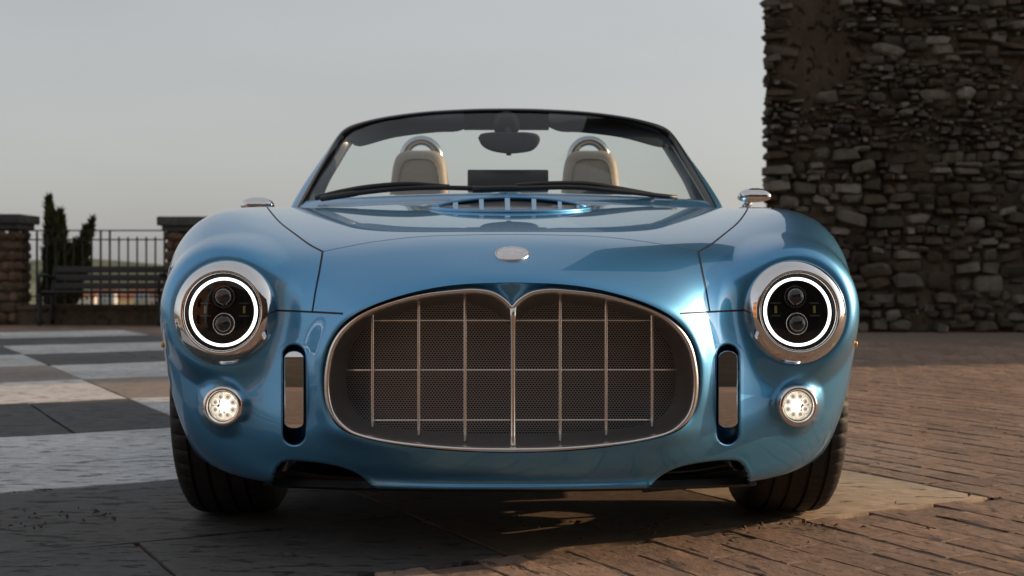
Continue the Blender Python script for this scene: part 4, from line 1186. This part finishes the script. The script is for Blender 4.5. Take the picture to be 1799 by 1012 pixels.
o = small.build('small_stones', M['rubble_far'], wall); o['kind'] = 'stuff'

# ------------------------------------------------------------------ parapet, piers, railing on the left
PD = 15.5; PY = PD - CAMD
M['parapet'] = piece_mat('parapet_stone', [(.10, .075, .055), (.12, .09, .065)], .9, .8, 12, .4, spec=.2)
M['pier_brick'] = piece_mat('pier_brick', [(.12, .075, .05), (.16, .10, .065), (.10, .07, .05), (.18, .12, .08)], .85, .6, 18, .2, spec=.25)
M['cap_stone'] = piece_mat('cap_stone', [(.07, .07, .07), (.085, .085, .085)], .85, .5, 16, .2, spec=.3)
M['iron'] = simple('black_iron', (.014, .015, .017), .5, .3)
def px2(px, py, d): return W(px, py, d)
# low wall
xl, xr = -9.0, 3.2; zt = .62 - 55 / F * PD
mb = MB(); n_ = 60; xs = np.linspace(xl, xr, n_)
prof = [(-.20, -.05), (-.20, zt - .06), (-.23, zt - .055), (-.23, zt), (.22, zt), (.22, -3.0)]
v_ = [Vector((x, PY + y + (mnoise.noise((x * 3, z * 9, 2)) * .02), z + mnoise.noise((x * 2, y * 5, 9)) * .008)) for x in xs for y, z in prof]
f_ = [(k * 6 + i, (k + 1) * 6 + i, (k + 1) * 6 + i + 1, k * 6 + i + 1) for k in range(n_ - 1) for i in range(5)]
f_ += [tuple(range(6)), tuple((n_ - 1) * 6 + i for i in range(5, -1, -1))]
par = mb.add(v_, f_).build('parapet_wall', M['parapet'], None, False)
tag(par, 'low stone parapet wall carrying the iron railing behind the bench', 'wall')
# brick piers
def pier(xc, wid, ztop, label):
    root = empty('brick_pier', (xc, PY, 0)); tag(root, label, 'pier', 'brick piers of the terrace railing')
    rnd = random.Random(int(abs(xc) * 100)); ch = .125; zb = 0.0
    core = MB().box((0, 0, ztop / 2 - .12), (wid - .05, .46, ztop - .24)).build('core', M['rub_mortar'], root)
    k = 0
    meb = [stone_mesh(900 + i) for i in range(6)]
    for me in meb: me.materials.clear(); me.materials.append(M['pier_brick'])
    zz = zt - .02 if zt > 0 else 0
    z = 0.02
    while z < ztop - .18:
        h = min(ch, ztop - .17 - z); off_ = (k % 2) * .11
        for face in (-1, 1):
            x = -wid / 2 - (off_ if k % 2 else 0)
            while x < wid / 2 - .02:
                x1 = min(x + .22, wid / 2); x0 = max(x, -wid / 2)
                if x1 - x0 > .04:
                    o = bpy.data.objects.new('brick', meb[rnd.randrange(6)]); COL.objects.link(o); o.parent = root
                    o.location = ((x0 + x1) / 2, face * .22, z + h / 2); o.scale = ((x1 - x0) * 1.05, .10, h * 1.05); o.rotation_euler = (0, rnd.uniform(-.03, .03), 0)
                x += .22
        for face in (-1, 1):
            for yy in (-.11, .11):
                o = bpy.data.objects.new('brick', meb[rnd.randrange(6)]); COL.objects.link(o); o.parent = root
                o.location = (face * (wid / 2 - .03), yy, z + h / 2); o.scale = (.10, .24, h * 1.05); o.rotation_euler = (0, 0, 0)
        z += ch; k += 1
    MB().box((0, 0, ztop - .145), (wid + .06, .56, .07), 0, .012).build('necking', M['cap_stone'], root)
    MB().box((0, 0, ztop - .055), (wid + .16, .66, .11), 0, .018).build('cap', M['cap_stone'], root)
zp = .62 + 102 / F * PD
pier(W(12, 0, PD).x - .17, .76, zp, 'square brick pier with dark stone cap left of the cypress shrub')
pier(W(332, 0, PD).x + .08, .62, zp - .03, 'brick pier with dark stone cap at the right end of the railing beside the car')
# railing
rail = empty('iron_railing', (W(165, 0, PD).x, PY, zt)); tag(rail, 'black iron railing between the two brick piers on the parapet', 'railing'); RO = -Vector(rail.location)
ztop = .62 + 75 / F * PD; z2 = .62 + 59 / F * PD
xa, xb = W(45, 0, PD).x, W(292, 0, PD).x
for z in (ztop, z2, zt + .10):
    MB().box(Vector(((xa + xb) / 2, PY, z)) + RO, (xb - xa, .03, .016)).build('rail', M['iron'], rail)
px_ = 49.0; k = 0
while px_ < 290:
    x = W(px_, 0, PD).x; tall = (k % 8) in (0, 1, 7)
    top = ztop if tall else z2 + .035
    mb = MB().tube([Vector((x, PY, zt - .03)) + RO, Vector((x, PY, top)) + RO], .0115 if not tall else .014, 8)
    mb.build('baluster', M['iron'], rail, 'auto'); px_ += 16.0; k += 1
# ------------------------------------------------------------------ bench
BD = 15.05; by = BD - CAMD
M['bench_wood'] = simple('dark_bench_timber', (.018, .015, .014), .55, noise=.3, nscale=20)
bx0, bx1 = W(74, 0, BD).x, W(296, 0, BD).x; bl = bx1 - bx0
bench = empty('park_bench', ((bx0 + bx1) / 2, by, 0)); tag(bench, 'dark slatted park bench with iron ends in front of the railing', 'bench')
zb_ = lambda py: .62 + (HY - py) / F * BD
for py in (476, 491, 505, 519 - 5):
    pass
for k, (z, y) in enumerate(((.665, .285), (.565, .262), (.465, .238), (.395, .06), (.40, -.06), (.40, -.18), (.385, .17))):
    back_ = k < 3
    MB().box((0, y, z), (bl - .06, .022 if back_ else .10, .078 if back_ else .028), 0, .004, R(-12) if back_ else 0).build('slat', M['bench_wood'], bench)
for s in (-1, 1):
    x = s * (bl / 2 - .05)
    for pts in ([(x, -.22, 0), (x, -.20, .20), (x, -.19, .40)], [(x, .20, 0), (x, .19, .20), (x, .23, .42), (x, .27, .58), (x, .30, .72)]):
        MB().tube(spline(pts, 10), .028, 8, True, (1, .8)).build('leg', M['iron'], bench, True)
    MB().tube(spline([(x, -.22, .40), (x, -.23, .57), (x, -.12, .60), (x, .10, .58), (x, .26, .56)], 18), .022, 8).build('armrest', M['iron'], bench, True)
    MB().tube([(x, -.20, .385), (x, .22, .37)], .022, 8).build('seat_support', M['iron'], bench, True)

# ------------------------------------------------------------------ cypress shrubs behind the railing
def leaf_mat():
    m, t, b = nt('cypress_foliage'); g = t.nodes.new('ShaderNodeNewGeometry'); cr = t.nodes.new('ShaderNodeValToRGB')
    cr.color_ramp.elements[0].color = (.030, .038, .014, 1); cr.color_ramp.elements[1].color = (.11, .115, .04, 1)
    t.links.new(g.outputs['Random Per Island'], cr.inputs[0]); t.links.new(cr.outputs[0], b.inputs['Base Color'])
    b.inputs['Roughness'].default_value = .7; b.inputs['Specular IOR Level'].default_value = .2; return m
M['cypress'] = leaf_mat(); M['bark'] = simple('bark', (.05, .035, .025), .9, noise=.3, nscale=20)
def cypress(px0, d, parts_, label, seed, n):
    """parts_: plumes as (base px, base row, top px, top row, half width px)"""
    rnd = random.Random(seed); base = W(px0, 0, d); root = empty('cypress_shrub', (base.x, d - CAMD, -.4)); tag(root, label, 'shrub', 'cypress shrubs behind the railing')
    O = -Vector(root.location); mb = MB(); tk = MB()
    for (xb_, yb_, xt_, yt_, hw) in parts_:
        p0 = W(xb_, yb_, d); p1 = W(xt_, yt_, d); hwm = 1.3 * hw / F * d
        tk.tube([root.location + Vector((0, 0, 0)) + O, p0.lerp(p1, .3) + O, p0.lerp(p1, .85) + O], [.05, .03, .008], 7)
        for i in range(n):
            t = rnd.random() ** .9
            prof_ = hwm * (math.sin(math.pi * min(1, (t * .86 + .12))) ** .6) * (1 if t < .5 else 1.0 - .55 * (t - .5) * 2) * (.82 + .35 * mnoise.noise((t * 9, seed, xb_)))
            q = rnd.uniform(0, 2 * math.pi); r_ = prof_ * math.sqrt(rnd.random()) * 1.1
            c_ = p0.lerp(p1, t) + Vector((math.cos(q) * r_, math.sin(q) * r_, rnd.uniform(-.04, .04)))
            ax = ((p1 - p0).normalized() + Vector((math.cos(q), math.sin(q), 0)) * rnd.uniform(.15, .7) + Vector((rnd.uniform(-.3, .3),) * 3)).normalized()
            sd_ = ax.cross(Vector((rnd.uniform(-1, 1), rnd.uniform(-1, 1), rnd.uniform(-1, 1)))).normalized()
            L = rnd.uniform(.05, .11); w_ = rnd.uniform(.012, .024)
            mb.add([c_ - ax * L * .4 + O, c_ + sd_ * w_ + O, c_ + ax * L + O, c_ - sd_ * w_ + O], [(0, 1, 2, 3)])
    tk.build('trunk', M['bark'], root, True); mb.build('crown', M['cypress'], root, False)
cypress(97, 16.0, [(102, 545, 86, 348, 15), (104, 548, 106, 375, 17), (92, 548, 95, 420, 16)], 'tall upright cypress shrub behind the railing near the left end of the bench', 4, 1500)
cypress(124, 16.1, [(112, 540, 163, 388, 14), (122, 540, 150, 405, 15), (110, 545, 130, 430, 18)], 'shorter cypress shrub leaning over the railing beside the tall one', 9, 1200)

# ------------------------------------------------------------------ land beyond the terrace
def land_mat(name, c1, c2, sc):
    m, t, b = nt(name); g = t.nodes.new('ShaderNodeNewGeometry'); n = t.nodes.new('ShaderNodeTexNoise'); n.inputs['Scale'].default_value = sc; n.inputs['Detail'].default_value = 8
    t.links.new(g.outputs['Position'], n.inputs[0]); cr = t.nodes.new('ShaderNodeValToRGB'); cr.color_ramp.elements[0].position = .35; cr.color_ramp.elements[1].position = .65
    cr.color_ramp.elements[0].color = (*c1, 1); cr.color_ramp.elements[1].color = (*c2, 1); t.links.new(n.outputs[0], cr.inputs[0]); t.links.new(cr.outputs[0], b.inputs['Base Color'])
    b.inputs['Roughness'].default_value = .95; b.inputs['Specular IOR Level'].default_value = .1; return m
plain = mesh_obj('plain', [(-6000, -6000, -15), (6000, -6000, -15), (6000, 7000, -15), (-6000, 7000, -15)], [(0, 1, 2, 3)], land_mat('hazy_far_fields', (.10, .12, .07), (.24, .23, .17), .012), None, False)  # distance haze is put into the pale tone of the fields
tag(plain, kind='structure')
hv, hf = [], []; nh = 160
for k in range(nh):
    x = -2600 + 5200 * k / (nh - 1)
    h = 14 + 16 * mnoise.noise((x * .0016, 3, 1)) + 7 * mnoise.noise((x * .006, 8, 1)) + 22 * math.exp(-((x + 900) / 260.) ** 2)
    for y, zz in ((2000, -16), (2250, -15 + h * .6), (2600, -15 + h), (3200, -16)): hv.append((x, y + 40 * mnoise.noise((x * .004, y, 2)), zz))
for k in range(nh - 1):
    for i in range(3): hf.append((k * 4 + i, (k + 1) * 4 + i, (k + 1) * 4 + i + 1, k * 4 + i + 1))
hills = mesh_obj('hills', hv, hf, land_mat('hill_woods', (.07, .09, .06), (.14, .15, .10), .01), None, True); tag(hills, kind='structure')
# houses down on the plain
M['roof_tile'] = simple('clay_roof', (.28, .12, .07), .85, noise=.2, nscale=3)
def house(px, d, w_, dp, h, rz, colr, label):
    root = empty('house', (W(px, 0, d).x, d - CAMD, -15), rz); tag(root, label, 'house', 'houses on the plain beyond the railing')
    mw = simple('house_wall', colr, .9, noise=.08, nscale=1)
    MB().box((0, 0, h / 2), (w_, dp, h)).build('wall', mw, root)
    v_ = [(-w_ / 2 - .4, -dp / 2 - .4, h), (w_ / 2 + .4, -dp / 2 - .4, h), (w_ / 2 + .4, dp / 2 + .4, h), (-w_ / 2 - .4, dp / 2 + .4, h), (-w_ / 2 - .4, 0, h + dp * .28), (w_ / 2 + .4, 0, h + dp * .28)]
    mesh_obj('roof', v_, [(0, 1, 5, 4), (2, 3, 4, 5), (1, 2, 5), (3, 0, 4), (3, 2, 1, 0)], M['roof_tile'], root, False)
    for x in np.arange(-w_ / 2 + 1.2, w_ / 2 - .8, 2.4):
        for z in (1.6, 4.4):
            if z < h - .8: MB().box((x, -dp / 2 - .02, z), (.9, .06, 1.3)).build('window', M['gloss_black'], root)
house(154, 560, 7, 8, 5.4, .2, (.62, .55, .45), 'far cream house with clay roof seen under the bench')
house(188, 640, 11, 8, 5.5, -.1, (.45, .45, .44), 'far wide grey house with clay roof seen under the bench')
house(221, 520, 6, 7, 5.2, .3, (.70, .50, .25), 'far ochre house with clay roof seen under the bench')
house(252, 700, 12, 8, 5.6, .05, (.50, .50, .50), 'far pale grey house with clay roof right of the ochre one')
house(281, 600, 7, 7, 5.6, -.2, (.62, .45, .42), 'far pink house with clay roof seen by the end of the bench')

# ------------------------------------------------------------------ town behind the photographer, mirrored in chrome and paint
def town_house(name, loc, w_, dp, h, rz, mat, label, cols, rows, roof_h=1.6):
    root = empty(name, loc, rz); tag(root, label, 'building', 'buildings on the square facing the car')
    MB().box((0, 0, h / 2 - .05), (w_, dp, h + .1)).build('wall', mat, root)
    v_ = [(-w_ / 2 - .35, -dp / 2 - .35, h), (w_ / 2 + .35, -dp / 2 - .35, h), (w_ / 2 + .35, dp / 2 + .35, h), (-w_ / 2 - .35, dp / 2 + .35, h), (-w_ / 2 - .35, 0, h + roof_h), (w_ / 2 + .35, 0, h + roof_h)]
    mesh_obj('roof', v_, [(0, 1, 5, 4), (2, 3, 4, 5), (1, 2, 5), (3, 0, 4), (3, 2, 1, 0)], M['roof_tile'], root, False)
    for i in range(cols):
        for j in range(rows):
            x = (i + .5) / cols * w_ - w_ / 2; z = 1.6 + j * (h - 1.2) / rows
            MB().box((x, dp / 2 + .01, z), (.9, .08, 1.5), 0, .01).build('window', M['gloss_black'], root)
    MB().box((0, dp / 2 + .015, 1.1), (1.2, .1, 2.2), 0, .01).build('door', M['bench_wood'], root)
    return root
M['orange_brick'] = piece_mat('orange_brick_wall', [(.42, .21, .10), (.46, .24, .12)], .85, .4, 9, 0)
M['plaster'] = piece_mat('tan_plaster', [(.20, .15, .105), (.22, .165, .115)], .9, .3, 5, .2)
M['brown_wall'] = piece_mat('brown_stone_wall', [(.10, .08, .062), (.12, .095, .07)], .9, .6, 6, .3)
town_house('brick_house', (-15.5, -17, 0), 8, 7, 7.0, R(-38), M['orange_brick'], 'orange brick house on the square, mirrored in the left of the chrome lamp rings', 3, 2)
town_house('brick_tower', (-10.5, -23, 0), 4.0, 4.0, 11.0, R(-25), M['orange_brick'], 'slim orange brick tower on the square, mirrored in the chrome lamp rings', 1, 3, 1.2)
town_house('stone_house', (10.5, -17, 0), 13, 9, 8.5, R(24), M['brown_wall'], 'large brown stone house on the square, dark in the lamp ring reflections', 4, 2, 2.6)

town_house('stone_house', (-1.5, -22, 0), 12, 7, 8.0, R(3), M['plaster'], 'long tan plastered house across the square, mirrored in the headlight glass', 5, 2, 1.8)
town_house('stone_house', (-8.5, -31, 0), 8, 7, 8.0, R(-12), M['brown_wall'], 'brown stone house between the brick tower and the plastered house', 3, 3, 1.8)
# ------------------------------------------------------------------ dry leaf crumbs on the paving
rnd = random.Random(77); mb = MB()
for (px, py, n_, sp) in ((1120, 925, 16, .10), (1010, 928, 8, .08), (900, 905, 8, .12), (1385, 925, 12, .08), (1250, 935, 8, .10), (600, 980, 5, .25), (1600, 880, 6, .3), (110, 905, 16, .12), (60, 925, 12, .12), (1700, 760, 6, .3), (1560, 950, 6, .25)):
    g0 = ground(px, py)
    for k in range(n_):
        c_ = g0 + Vector((rnd.gauss(0, sp), rnd.gauss(0, sp * .45), .004)); q = rnd.uniform(0, 6.28); L = rnd.uniform(.005, .015); w_ = L * rnd.uniform(.3, .6)
        u = Vector((math.cos(q), math.sin(q), rnd.uniform(-.1, .4))); v = Vector((-math.sin(q), math.cos(q), rnd.uniform(-.2, .5)))
        mb.add([c_ - u * L, c_ - v * w_ + Vector((0, 0, .003)), c_ + u * L, c_ + v * w_ + Vector((0, 0, .002)), c_ + Vector((0, 0, .006))], [(0, 1, 4), (1, 2, 4), (2, 3, 4), (3, 0, 4)])
lv_ = mb.build('leaf_litter', simple('dry_leaf', (.06, .035, .018), .8), None, False); tag(lv_, 'dry leaf crumbs scattered on the paving', 'leaf litter', kind='stuff')
